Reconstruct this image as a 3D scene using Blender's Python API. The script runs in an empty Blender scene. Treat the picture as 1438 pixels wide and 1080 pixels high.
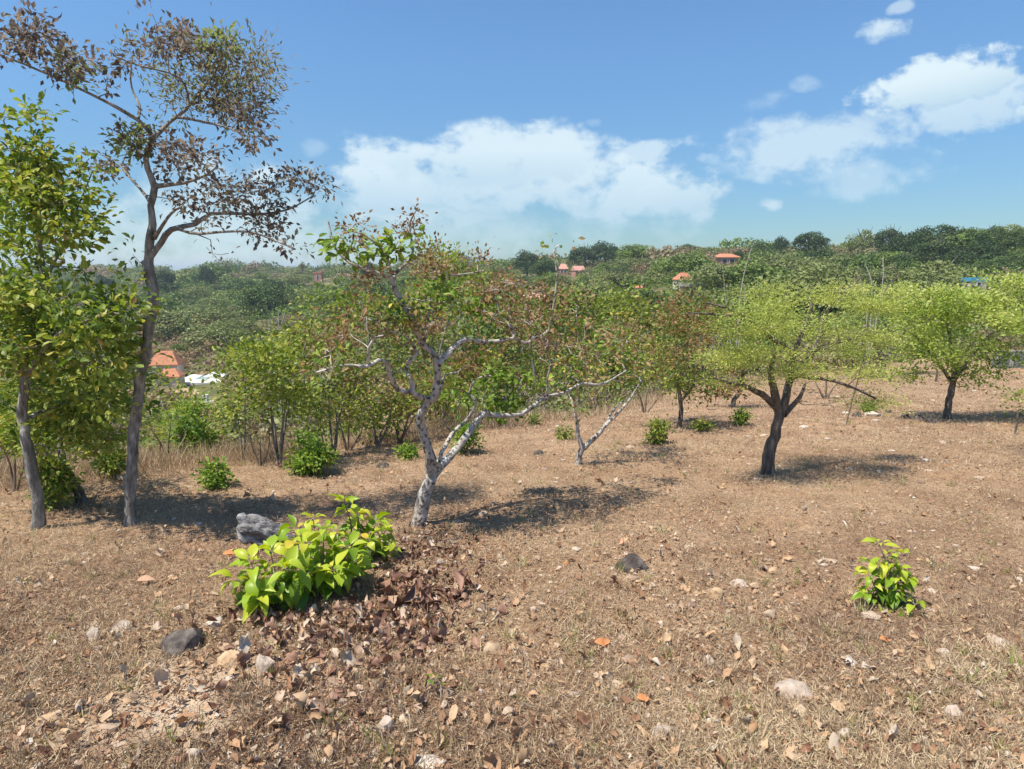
import bpy, math
import numpy as np
from mathutils import Vector

R = math.radians
rng = np.random.default_rng(7)
C = bpy.context.scene.collection
F = 857.0; PITCH = R(10.57); EYE = 1.6

# ------------------------------------------------------------------ noise
def _h(ix, iy, s):
    n = (ix.astype(np.int64)*374761393 + iy.astype(np.int64)*668265263 + s*974634777) & 0x7fffffff
    n = ((n ^ (n >> 13)) * 1274126177) & 0x7fffffff
    return ((n ^ (n >> 16)) & 0xffff) / 65535.0
def vn(x, y, s=0):
    x = np.asarray(x, float); y = np.asarray(y, float)
    ix = np.floor(x); iy = np.floor(y); fx = x-ix; fy = y-iy
    fx = fx*fx*(3-2*fx); fy = fy*fy*(3-2*fy)
    a = _h(ix, iy, s); b = _h(ix+1, iy, s); c = _h(ix, iy+1, s); d = _h(ix+1, iy+1, s)
    return (a*(1-fx)+b*fx)*(1-fy) + (c*(1-fx)+d*fx)*fy - 0.5
def fbm(x, y, s=0, o=3):
    r = 0; a = 1.0
    for i in range(o):
        r = r + a*vn(x*2**i, y*2**i, s+i*17); a *= .5
    return r

# ------------------------------------------------------------------ terrain
TT = np.array([-.9, -.5, 0., .35, .9])
PROF = [
 [(0,0),(6.5,-.81),(8.5,-1.3),(14,-3.6),(27,-7.5),(60,-12),(100,-11),(160,-8),(260,-3.6),(420,-.6),(700,-8),(1500,-12),(4000,-30)],
 [(0,0),(8,-1.0),(10,-1.5),(15,-3.4),(30,-8),(60,-12),(86,-12.2),(110,-10.5),(160,-8),(260,-3),(420,.3),(700,-8),(1500,-12),(4000,-30)],
 [(0,0),(12,-1.5),(15,-2.1),(22,-4.3),(34,-7),(60,-9),(100,-8),(150,-4.6),(220,.8),(400,2.6),(700,-6),(1500,-12),(4000,-30)],
 [(0,0),(20,-2.5),(26,-3.2),(36,-4.6),(60,-4.5),(100,-.6),(150,4.2),(220,6.4),(400,5),(1500,-6),(4000,-30)],
 [(0,0),(16,-1.95),(30,-3.3),(42,-4.1),(60,-3.4),(90,.4),(120,4.6),(160,8),(220,8.5),(400,5),(1500,-6),(4000,-30)]]
PY = [np.array([p[0] for p in q], float) for q in PROF]
PZ = [np.array([p[1] for p in q], float) for q in PROF]
ET = [-.9, -.5, -.26, 0, .15, .33, .6, .9]; EY = [6.6, 7.8, 10.2, 12.2, 17, 23, 34, 40]
def edgeY(t): return np.interp(t, ET, EY)
def Hraw(x, y):
    Y = np.maximum(y, 0.0); t = np.clip(x/np.maximum(Y, 1.2), -.9, .9)
    z = np.zeros_like(Y)
    cols = [np.interp(Y, PY[i], PZ[i]) for i in range(5)]
    k = np.clip(np.searchsorted(TT, t, side='right')-1, 0, 3)
    f = (t-TT[k])/(TT[k+1]-TT[k]); f = f*f*(3-2*f)
    cols = np.array(cols)
    idx = np.arange(Y.size)
    cf = cols.reshape(5, -1); kf = k.ravel(); ff = f.ravel()
    z = (cf[kf, idx]*(1-ff)+cf[kf+1, idx]*ff).reshape(Y.shape)
    return z + np.where(y < 0, -.04*y, 0)
def H(x, y):
    x = np.atleast_1d(np.asarray(x, float)); y = np.atleast_1d(np.asarray(y, float))
    z = (Hraw(x, y)*2 + Hraw(x, y*1.07) + Hraw(x, y*.93))/4
    d = np.hypot(x, y)
    z = z + .05*fbm(x*.55, y*.55, 3, 2) + .025*fbm(x*3.1, y*3.1, 9, 2)*np.exp(-d/30)
    z = z + fbm(x*.03, y*.03, 21, 3)*np.clip((d-25)/60, 0, 1)*3.0
    # low mound of soil and litter under the leafy sprout
    z = z + .10*np.exp(-(((x+1.35)/.75)**2+((y-4.0)/.6)**2))
    return z
def ray(px, py):
    X = (np.asarray(px, float)-719)/F; Yc = -(np.asarray(py, float)-540)/F
    fy = math.cos(PITCH)+Yc*math.sin(PITCH); fz = -math.sin(PITCH)+Yc*math.cos(PITCH)
    return X/fy, fz/fy
def P(px, py, Y):
    a, b = ray(px, py); return np.array([a*Y, Y, EYE+b*Y])
def gp(px, py):
    a, b = ray(px, py)
    Y = np.geomspace(1.0, 1400, 900)
    f = EYE + b*Y - H(a*Y, Y)
    i = np.argmax(f < 0)
    if i == 0: i = len(Y)-1
    Ya = np.linspace(Y[i-1], Y[i], 60); g = EYE+b*Ya-H(a*Ya, Ya); j = np.argmax(g < 0)
    Yh = Ya[j]
    return np.array([a*Yh, Yh, H(a*Yh, Yh)[0]])
def onground(px, Y):
    x = (px-719)/F*Y*1.0
    return np.array([x, Y, H(x, Y)[0]])

# ------------------------------------------------------------------ tagging
def tag(o, label=None, cat=None, group=None, kind=None):
    if label: o['label'] = label
    if cat: o['category'] = cat
    if group: o['group'] = group
    if kind: o['kind'] = kind
    return o
def empty(name, loc, rz=0):
    o = bpy.data.objects.new(name, None); C.objects.link(o)
    o.location = [float(v) for v in loc]; o.rotation_euler = (0, 0, rz); o.empty_display_size = .2
    return o
def copy_tree(o, parent=None):
    c = o.copy(); C.objects.link(c); c.parent = parent
    for ch in list(o.children): copy_tree(ch, c)
    return c

# ------------------------------------------------------------------ mesh builder
class MB:
    def __init__(s): s.v = []; s.f = []; s.r = []; s.t = []; s.m = []; s.n = 0
    def add(s, v, f, r=0.5, t=0.5, m=0):
        v = np.asarray(v, float).reshape(-1, 3); f = np.asarray(f, np.int64)
        if f.shape[1] == 3: f = np.hstack([f, -np.ones((len(f), 1), np.int64)-s.n])
        s.v.append(v); s.f.append(f+s.n); k = len(f)
        s.r.append(np.broadcast_to(np.asarray(r, float), (k,))); s.t.append(np.broadcast_to(np.asarray(t, float), (k,)))
        s.m.append(np.full(k, m)); s.n += len(v)
    def arrays(s):
        return np.vstack(s.v), np.vstack(s.f), np.concatenate(s.r), np.concatenate(s.t), np.concatenate(s.m)
    def build(s, name, mats, parent=None, origin=(0, 0, 0), smooth=False):
        v, f, r, t, m = s.arrays()
        v = v-np.asarray(origin, float)
        me = bpy.data.meshes.new(name)
        me.vertices.add(len(v)); me.vertices.foreach_set('co', v.ravel())
        tri = f[:, 3] < 0
        cnt = np.where(tri, 3, 4); st = np.concatenate([[0], np.cumsum(cnt)[:-1]])
        mask = np.ones(f.shape, bool); mask[:, 3] = ~tri
        lv = f[mask]
        me.loops.add(len(lv)); me.loops.foreach_set('vertex_index', lv.astype(np.int32))
        me.polygons.add(len(f)); me.polygons.foreach_set('loop_start', st.astype(np.int32))
        me.polygons.foreach_set('material_index', m.astype(np.int32))
        me.polygons.foreach_set('use_smooth', np.full(len(f), smooth))
        a = me.attributes.new('rnd', 'FLOAT', 'FACE'); a.data.foreach_set('value', r.astype(np.float32))
        a = me.attributes.new('tint', 'FLOAT', 'FACE'); a.data.foreach_set('value', t.astype(np.float32))
        me.update(calc_edges=True); me.validate()
        for q in (mats if isinstance(mats, (list, tuple)) else [mats]): me.materials.append(q)
        o = bpy.data.objects.new(name, me); C.objects.link(o)
        if parent is not None: o.parent = parent
        return o

def norm(v): return v/np.maximum(np.linalg.norm(v, axis=-1, keepdims=True), 1e-9)
def rsph(n): return norm(rng.normal(size=(n, 3)))

def catmull(p, step):
    p = np.asarray(p, float); out = []
    q = np.vstack([2*p[0]-p[1], p, 2*p[-1]-p[-2]])
    for i in range(len(p)-1):
        a, b, c, d = q[i], q[i+1], q[i+2], q[i+3]
        k = max(2, int(np.linalg.norm(c[:3]-b[:3])/step))
        for j in range(k):
            t = j/k
            out.append(.5*((2*b)+(-a+c)*t+(2*a-5*b+4*c-d)*t*t+(-a+3*b-3*c+d)*t**3))
    out.append(p[-1]); return np.array(out)

def tube(mb, pts, rad, n=6, rough=0.0, r=.5, m=0, cap=True, sf=.35, cf=1.6):
    pts = np.asarray(pts, float); k = len(pts); rad = np.asarray(rad, float)
    tan = norm(np.gradient(pts, axis=0))
    ref = np.array([0., 1., .13]) if abs(tan[0][1]) < .8 else np.array([1., 0, .1])
    u = norm(np.cross(tan, ref)); w = np.cross(tan, u)
    a = np.arange(n)*2*math.pi/n
    rr = rad[:, None]*np.ones((k, n))
    if rough > 0:
        ph = rng.uniform(0, 50)
        s = np.arange(k)[:, None]*sf
        rr = rr*(1+rough*2*fbm(np.cos(a)[None]*cf+ph+s*.25, np.sin(a)[None]*cf+s, 5, 3))
    v = pts[:, None, :]+rr[..., None]*(np.cos(a)[None, :, None]*u[:, None]+np.sin(a)[None, :, None]*w[:, None])
    v = v.reshape(-1, 3)
    i = np.arange(k-1)[:, None]*n; j = np.arange(n)[None]; j2 = (j+1) % n
    f = np.stack([i+j, i+j2, i+n+j2, i+n+j], -1).reshape(-1, 4)
    if cap:
        v = np.vstack([v, pts[-1]+tan[-1]*rad[-1]*.5])
        t3 = np.stack([(k-1)*n+np.arange(n), (k-1)*n+(np.arange(n)+1) % n, np.full(n, k*n)], -1)
        mb.add(v, f, r, .5, m)
        nn = mb.n; mb.n -= len(v)
        # triangles reuse the vertices just added
        f3 = np.hstack([t3+mb.n, -np.ones((n, 1), np.int64)])
        mb.f.append(f3); mb.r.append(np.full(n, .5)); mb.t.append(np.full(n, .5)); mb.m.append(np.full(n, m)); mb.n = nn
    else: mb.add(v, f, r, .5, m)

SH = {'quad': None,
      'lo': (np.array([0, .5, 1.]), np.array([.12, 1., .12])),
      'mid': (np.array([0, .35, .75, 1.]), np.array([.1, .8, .95, .12])),
      'oval': (np.array([0, .2, .5, .8, 1.]), np.array([.08, .7, 1., .68, .05])),
      'hi': (np.array([0, .12, .28, .46, .66, .85, 1.]), np.array([.06, .45, .86, 1., .76, .36, .02]))}
def leaves(mb, p, ax, nrm, L, W, rnd, shape='mid', bend=.25, fold=.3, tint=.5, m=0, crumple=0):
    n = len(p)
    if n == 0: return
    ax = norm(ax); b = norm(np.cross(ax, nrm)); nn = np.cross(b, ax)
    L = np.broadcast_to(L, (n,)); W = np.broadcast_to(W, (n,)); rnd = np.broadcast_to(rnd, (n,)); tint = np.broadcast_to(tint, (n,))
    if shape == 'quad':
        v = np.stack([p, p+ax*(L*.5)[:, None]+b*(W*.5)[:, None]+nn*(L*.06)[:, None], p+ax*L[:, None], p+ax*(L*.5)[:, None]-b*(W*.5)[:, None]+nn*(L*.06)[:, None]], 1)
        f = np.arange(n*4).reshape(n, 4); mb.add(v, f, rnd, tint, m); return
    s, w = SH[shape]; k = len(s)
    bend = bend*rng.uniform(.2, 1.8, n)*np.where(rng.random(n) < (.5 if crumple else 0), -1, 1); fold = fold*rng.uniform(.3, 1.5, n)*np.where(rng.random(n) < (.4 if crumple else 0), -1, 1)
    ang = bend[:, None]*s[None]*2
    al = s[None]*np.sinc(ang/math.pi/2)*np.cos(ang/2); dn = -s[None]*np.sinc(ang/math.pi/2)*np.sin(ang/2)
    cen = p[:, None]+ax[:, None]*(L[:, None]*al)[..., None]+nn[:, None]*(L[:, None]*dn)[..., None]
    hw = (W[:, None]*.5*w[None])
    rows = []
    for c in (-1, 0, 1):
        q = cen+b[:, None]*(c*hw*(1-.15*fold[:, None]))[..., None]+nn[:, None]*((abs(c)*hw*fold[:, None]))[..., None]
        if crumple: q = q+rng.normal(size=q.shape)*(crumple*L)[:, None, None]
        rows.append(q)
    v = np.stack(rows, 2)          # n,k,3cols,3
    base = (np.arange(n)*k*3)[:, None, None]; i = np.arange(k-1)[None, :, None]*3; c = np.arange(2)[None, None, :]
    f = np.stack([base+i+c, base+i+c+1, base+i+3+c+1, base+i+3+c], -1).reshape(-1, 4)
    q = (k-1)*2
    mb.add(v.reshape(-1, 3), f, np.repeat(rnd, q), np.repeat(tint, q), m)

# ------------------------------------------------------------------ materials
def mat(name):
    m = bpy.data.materials.new(name); m.use_nodes = True; nt = m.node_tree; nt.nodes.clear()
    out = nt.nodes.new('ShaderNodeOutputMaterial'); return m, nt, out
def ND(nt, t, **k):
    n = nt.nodes.new(t)
    for a, b in k.items(): setattr(n, a, b)
    return n
def ramp(nt, stops, interp='LINEAR'):
    r = nt.nodes.new('ShaderNodeValToRGB'); e = r.color_ramp.elements; r.color_ramp.interpolation = interp
    while len(e) < len(stops): e.new(.5)
    for i, (p, c) in enumerate(stops): e[i].position = p; e[i].color = (*c, 1)
    return r
def leafmat(name, stops, tr=.35, rough=.5, spec=.35, tintstops=None):
    m, nt, out = mat(name); L = nt.links
    a = ND(nt, 'ShaderNodeAttribute', attribute_name='rnd'); r = ramp(nt, stops); L.new(a.outputs['Fac'], r.inputs[0])
    col = r.outputs[0]
    if tintstops:
        a2 = ND(nt, 'ShaderNodeAttribute', attribute_name='tint'); r2 = ramp(nt, tintstops); L.new(a2.outputs['Fac'], r2.inputs[0])
        mx = ND(nt, 'ShaderNodeMix', data_type='RGBA', blend_type='MULTIPLY'); mx.inputs[0].default_value = 1
        L.new(r2.outputs[0], mx.inputs[6]); L.new(col, mx.inputs[7]); col = mx.outputs[2]
    p = ND(nt, 'ShaderNodeBsdfPrincipled'); p.inputs['Roughness'].default_value = rough; p.inputs['Specular IOR Level'].default_value = spec
    L.new(col, p.inputs['Base Color'])
    if tr > 0:
        t = ND(nt, 'ShaderNodeBsdfTranslucent'); g = ND(nt, 'ShaderNodeMixShader'); g.inputs[0].default_value = tr
        hs = ND(nt, 'ShaderNodeHueSaturation'); hs.inputs['Value'].default_value = 1.25; hs.inputs['Saturation'].default_value = 1.1
        L.new(col, hs.inputs['Color']); L.new(hs.outputs[0], t.inputs[0])
        L.new(p.outputs[0], g.inputs[1]); L.new(t.outputs[0], g.inputs[2]); L.new(g.outputs[0], out.inputs[0])
    else: L.new(p.outputs[0], out.inputs[0])
    return m
def noisemat(name, stops, scale=5, detail=8, bump=.5, bdist=.02, rough=.9, stretch=(1, 1, 1), spec=.2, blotch=None):
    m, nt, out = mat(name); L = nt.links
    tc = ND(nt, 'ShaderNodeTexCoord'); mp = ND(nt, 'ShaderNodeMapping'); mp.inputs['Scale'].default_value = stretch
    L.new(tc.outputs['Object'], mp.inputs[0])
    n = ND(nt, 'ShaderNodeTexNoise'); n.inputs['Scale'].default_value = scale; n.inputs['Detail'].default_value = detail; n.inputs['Roughness'].default_value = .65
    L.new(mp.outputs[0], n.inputs[0]); r = ramp(nt, stops); L.new(n.outputs[0], r.inputs[0])
    col = r.outputs[0]
    if blotch:
        sc, c, lo, hi = blotch
        n3 = ND(nt, 'ShaderNodeTexNoise'); n3.inputs['Scale'].default_value = sc; n3.inputs['Detail'].default_value = 5
        L.new(tc.outputs['Object'], n3.inputs[0])
        mr = ND(nt, 'ShaderNodeMapRange'); mr.inputs[1].default_value = lo; mr.inputs[2].default_value = hi; L.new(n3.outputs[0], mr.inputs[0])
        mx = ND(nt, 'ShaderNodeMix', data_type='RGBA'); mx.inputs[7].default_value = (*c, 1); L.new(mr.outputs[0], mx.inputs[0]); L.new(col, mx.inputs[6]); col = mx.outputs[2]
    p = ND(nt, 'ShaderNodeBsdfPrincipled'); p.inputs['Roughness'].default_value = rough; p.inputs['Specular IOR Level'].default_value = spec
    L.new(col, p.inputs['Base Color'])
    n2 = ND(nt, 'ShaderNodeTexNoise'); n2.inputs['Scale'].default_value = scale*2.3; n2.inputs['Detail'].default_value = 6
    L.new(mp.outputs[0], n2.inputs[0])
    b = ND(nt, 'ShaderNodeBump'); b.inputs['Strength'].default_value = bump; b.inputs['Distance'].default_value = bdist
    L.new(n2.outputs[0], b.inputs['Height']); L.new(b.outputs[0], p.inputs['Normal']); L.new(p.outputs[0], out.inputs[0])
    return m

M = {}
# bark
M['bark_pale'] = noisemat('pale_bark', [(.3, (.22, .19, .16)), (.5, (.44, .40, .36)), (.7, (.64, .60, .55))], 14, 8, .8, .01, stretch=(1, 1, .45), blotch=(26, (.12, .10, .08), .53, .60))
M['bark_grey'] = noisemat('grey_bark', [(.3, (.08, .072, .063)), (.5, (.24, .22, .195)), (.7, (.48, .455, .42))], 22, 8, 1, .02, stretch=(1, 1, .3))
M['bark_dark'] = noisemat('dark_bark', [(.32, (.045, .037, .031)), (.5, (.15, .125, .104)), (.7, (.27, .23, .195))], 20, 8, 1, .03, stretch=(1, 1, .25))
M['twig'] = noisemat('dry_twig', [(.3, (.14, .10, .075)), (.7, (.34, .27, .21))], 6, 3, 0, .01)
M['dead'] = noisemat('dead_wood', [(.3, (.07, .065, .065)), (.48, (.20, .19, .19)), (.7, (.46, .45, .46))], 16, 10, 1, .03, stretch=(.35, 1, 1), blotch=(22, (.03, .028, .028), .60, .68))
# leaves
M['lf_edge'] = leafmat('green_yellow_leaf', [(0, (.045, .09, .012)), (.3, (.11, .18, .025)), (.6, (.25, .32, .05)), (.82, (.46, .46, .09)), (1, (.36, .20, .07))], .4)
M['lf_tall'] = leafmat('purple_brown_leaf', [(0, (.075, .06, .055)), (.35, (.17, .135, .115)), (.55, (.31, .235, .17)), (.7, (.20, .20, .10)), (1, (.24, .30, .08))], .48)
M['lf_cashew'] = leafmat('cashew_leaf', [(0, (.12, .06, .035)), (.25, (.29, .175, .085)), (.45, (.44, .30, .15)), (.52, (.09, .15, .02)), (.75, (.20, .31, .045)), (.92, (.42, .44, .07)), (1, (.70, .50, .09))], .35)
M['lf_feather'] = leafmat('lime_leaflet', [(0, (.19, .26, .05)), (.5, (.40, .47, .10)), (1, (.62, .60, .20))], .4)
M['lf_pale'] = leafmat('pale_green_leaf', [(0, (.12, .19, .03)), (.5, (.32, .41, .07)), (.85, (.50, .54, .16)), (1, (.66, .64, .34))], .4)
M['lf_mixed'] = leafmat('mixed_leaf', [(0, (.20, .10, .05)), (.28, (.34, .20, .09)), (.42, (.09, .14, .02)), (.7, (.22, .29, .045)), (1, (.46, .45, .09))], .38)
M['lf_bright'] = leafmat('bright_green_leaf', [(0, (.07, .14, .02)), (.5, (.18, .30, .04)), (.93, (.38, .45, .07)), (1, (.42, .26, .10))], .38)
M['lf_sprout'] = leafmat('lime_sprout_leaf', [(0, (.09, .19, .015)), (.4, (.29, .42, .035)), (.8, (.54, .58, .06)), (1, (.66, .48, .07))], .38, rough=.4)
M['lf_far'] = leafmat('hill_foliage', [(0, (.68, .68, .68)), (1, (1.35, 1.35, 1.3))], .25, tintstops=[(0, (.045, .075, .018)), (.2, (.10, .155, .03)), (.4, (.17, .23, .045)), (.55, (.20, .215, .08)), (.68, (.235, .20, .115)), (.82, (.31, .21, .12)), (1, (.40, .29, .17))])
M['straw'] = leafmat('dry_straw', [(0, (.12, .07, .05)), (.25, (.27, .175, .12)), (.5, (.43, .31, .20)), (.75, (.56, .43, .27)), (.92, (.66, .54, .38)), (1, (.24, .27, .06))], .2, rough=.8)
M['litter'] = leafmat('leaf_litter', [(0, (.10, .045, .03)), (.2, (.24, .12, .07)), (.4, (.40, .235, .135)), (.6, (.52, .35, .21)), (.8, (.48, .37, .27)), (.93, (.55, .48, .40)), (1, (.58, .25, .10))], .12, rough=.8)
M['deadleaf'] = leafmat('dead_brown_leaf', [(0, (.10, .045, .03)), (.3, (.23, .12, .08)), (.6, (.38, .22, .155)), (.8, (.50, .36, .26)), (.92, (.58, .47, .36)), (1, (.56, .28, .15))], .12, rough=.6, spec=.4)
M['stone_dark'] = noisemat('dark_stone', [(.35, (.045, .035, .032)), (.5, (.11, .09, .08)), (.68, (.26, .22, .19))], 9, 10, .9, .02, blotch=(6, (.34, .27, .20), .56, .72))
M['stone_pale'] = noisemat('pale_stone', [(.3, (.28, .20, .155)), (.5, (.46, .37, .30)), (.7, (.64, .57, .49))], 10, 8, .8, .02, blotch=(7, (.42, .22, .17), .52, .68))
M['stone_tan'] = noisemat('tan_stone', [(.3, (.28, .17, .10)), (.5, (.48, .33, .20)), (.7, (.64, .50, .36))], 10, 8, .8, .02)

# ground
def ground_mat():
    m, nt, out = mat('dry_ground'); L = nt.links
    tc = ND(nt, 'ShaderNodeTexCoord'); O = tc.outputs['Object']
    def noise(sc, det=8, ro=.6):
        n = ND(nt, 'ShaderNodeTexNoise'); n.inputs['Scale'].default_value = sc; n.inputs['Detail'].default_value = det; n.inputs['Roughness'].default_value = ro
        L.new(O, n.inputs[0]); return n.outputs[0]
    def mix(f, a, b, t='MIX'):
        x = ND(nt, 'ShaderNodeMix', data_type='RGBA', blend_type=t)
        if isinstance(f, float): x.inputs[0].default_value = f
        else: L.new(f, x.inputs[0])
        for s, i in ((a, 6), (b, 7)):
            if isinstance(s, tuple): x.inputs[i].default_value = (*s, 1)
            else: L.new(s, x.inputs[i])
        return x.outputs[2]
    def mr(v, lo, hi):
        x = ND(nt, 'ShaderNodeMapRange'); x.inputs[1].default_value = lo; x.inputs[2].default_value = hi; L.new(v, x.inputs[0]); return x.outputs[0]
    fine = ramp(nt, [(.28, (.14, .088, .058)), (.42, (.28, .187, .122)), (.55, (.39, .275, .185)), (.72, (.55, .43, .31))]); L.new(noise(34, 10, .75), fine.inputs[0])
    med = ramp(nt, [(.35, (.70, .60, .54)), (.6, (1.1, 1.06, 1.0))]); L.new(noise(1.3, 8, .7), med.inputs[0])
    c = mix(1.0, fine.outputs[0], med.outputs[0], 'MULTIPLY')
    c = mix(mr(noise(.6, 6, .6), .56, .7), c, (.42, .25, .15))
    spk = ND(nt, 'ShaderNodeTexVoronoi'); spk.inputs['Scale'].default_value = 38; L.new(O, spk.inputs[0])
    c = mix(mr(spk.outputs['Distance'], .17, .10), c, (.46, .36, .27))
    vd = ND(nt, 'ShaderNodeVectorMath', operation='DISTANCE'); g0 = gp(235, 985); vd.inputs[1].default_value = tuple(g0); L.new(O, vd.inputs[0])
    pd = ND(nt, 'ShaderNodeMath', operation='ADD'); L.new(vd.outputs['Value'], pd.inputs[0]); L.new(noise(4, 5, .6), pd.inputs[1])
    c = mix(mr(pd.outputs[0], 1.0, .6), c, (.60, .46, .33))
    # far land: dry grass and olive scrub floor
    sx = ND(nt, 'ShaderNodeSeparateXYZ'); L.new(O, sx.inputs[0])
    far = mr(sx.outputs[1], 30, 60)
    fr = ramp(nt, [(.35, (.07, .08, .03)), (.52, (.14, .13, .06)), (.68, (.30, .22, .13))]); L.new(noise(.12, 8, .7), fr.inputs[0])
    c = mix(far, c, fr.outputs[0])
    p = ND(nt, 'ShaderNodeBsdfPrincipled'); p.inputs['Roughness'].default_value = .95; p.inputs['Specular IOR Level'].default_value = .1
    L.new(c, p.inputs['Base Color'])
    b1 = ND(nt, 'ShaderNodeBump'); b1.inputs['Strength'].default_value = .8; b1.inputs['Distance'].default_value = .025; L.new(noise(28, 10, .75), b1.inputs['Height'])
    b2 = ND(nt, 'ShaderNodeBump'); b2.inputs['Strength'].default_value = .7; b2.inputs['Distance'].default_value = .08; L.new(noise(5, 6, .6), b2.inputs['Height']); L.new(b1.outputs[0], b2.inputs['Normal'])
    L.new(b2.outputs[0], p.inputs['Normal']); L.new(p.outputs[0], out.inputs[0]); return m
def make_ground():
    n = 420
    u = np.linspace(-1, 1, n); k = 8.2
    xs = 2400*np.sinh(u*k)/math.sinh(k)
    ys = 2400*np.sinh((np.linspace(-.8, 1, n))*k)/math.sinh(k)+3.0
    X, Y = np.meshgrid(xs, ys)
    Z = H(X, Y)
    # push the fine resolution further out: spacing near the camera is about 10 cm
    v = np.stack([X, Y, Z], -1).reshape(-1, 3)
    i = np.arange(n-1)[:, None]*n; j = np.arange(n-1)[None]
    f = np.stack([i+j, i+j+1, i+n+j+1, i+n+j], -1).reshape(-1, 4)
    mb = MB(); mb.add(v, f)
    o = mb.build('ground', ground_mat(), smooth=True); tag(o, kind='structure')
make_ground()

# ------------------------------------------------------------------ trees
#           per, sigma, L, W, lo, hi, flat, shape
ST = {
 'edge':   (17, .09, .068, .036, .12, .95, .6, 'mid'),
 'edgesm': (12, .09, .06, .035, .2, 1., .6, 'lo'),
 'tall':   (10, .06, .048, .027, .0, .72, .8, 'lo'),
 'tallol': (20, .09, .05, .014, .3, 1., 1., 'quad'),
 'tallgr': (16, .06, .06, .03, .75, 1., .8, 'lo'),
 'brown':  (18, .05, .036, .02, .0, .45, .9, 'quad'),
 'cgreen': (12, .06, .075, .045, .5, .92, .6, 'mid'),
 'cmix':   (10, .07, .056, .032, .15, 1., .7, 'lo'),
 'feather':(60, .13, .036, .012, .0, 1., .28, 'quad'),
 'pale':   (34, .13, .065, .03, .0, .85, .5, 'quad'),
 'palefl': (48, .12, .06, .034, .5, 1., .5, 'quad'),
 'mixed':  (24, .13, .068, .038, .0, 1., .7, 'quad'),
 'mixgr':  (24, .13, .068, .038, .4, 1., .7, 'quad'),
 'mixor':  (26, .12, .075, .045, .0, .75, .7, 'quad'),
 'bush':   (30, .06, .058, .03, .0, 1., .8, 'lo'),
 'bare':   (3, .05, .04, .02, .0, .4, .8, 'quad'),
}
def grow(mb, Pn, Rn, targets, rtip=.0025, wig=.10, sides=4, minr=.35, seg=.14):
    cap = len(Pn)+len(targets)*14
    NP = np.zeros((cap, 3)); NR = np.zeros(cap); n = len(Pn); NP[:n] = Pn; NR[:n] = Rn
    T = np.asarray(targets)
    dmin = np.array([np.min(np.linalg.norm(Pn-t, axis=1)) for t in T])
    dirs = np.zeros_like(T); order = np.argsort(dmin)
    for q in order:
        t = T[q]; d = np.linalg.norm(NP[:n]-t, axis=1)+.5*np.maximum(0, NP[:n, 2]-t[2])
        i = int(np.argmin(d)); s = NP[i]; Lr = float(np.linalg.norm(t-s))
        if Lr < .02: dirs[q] = rsph(1)[0]; continue
        k = int(np.clip(Lr/seg, 2, 9)); a = np.linspace(0, 1, k+1)
        off = rng.normal(size=3)*wig*Lr; off2 = rng.normal(size=3)*wig*.5*Lr
        path = s+(t-s)*a[:, None]+np.sin(a*math.pi)[:, None]*off+np.sin(a*2*math.pi)[:, None]*off2
        r0 = min(NR[i]*.75, .003+.011*Lr+.001); rr = np.linspace(max(r0, rtip), rtip, k+1)
        tube(mb, path, rr, sides, cap=False)
        NP[n:n+k] = path[1:]; NR[n:n+k] = rr[1:]; n += k
        dirs[q] = norm((path[-1]-path[-2])[None])[0]
    return dirs
def crown_leaves(mb, T, dirs, style, sc=1.0, dens=1.0):
    per, sg, L, W, lo, hi, flat, shape = ST[style]
    per = max(1, int(per*dens)); sg *= sc; L *= sc; W *= sc
    n = len(T); k = n*per
    t = np.repeat(T, per, 0); d = np.repeat(dirs, per, 0)
    off = rng.normal(size=(k, 3))*sg; off[:, 2] *= flat
    ax = norm(off/sg*.6+d*.5+rng.normal(size=(k, 3))*.5)
    nr = norm(np.array([0, 0, 1.])+rng.normal(size=(k, 3))*.75)
    cl = np.repeat(rng.random(n), per)
    rn = np.clip(lo+(hi-lo)*(cl*.65+rng.random(k)*.45-.05), 0, 1)
    z = rng.uniform(.65, 1.3, k)
    leaves(mb, t+off, ax, nr, L*z, W*z, rn, shape, bend=.35, fold=.35)
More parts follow.
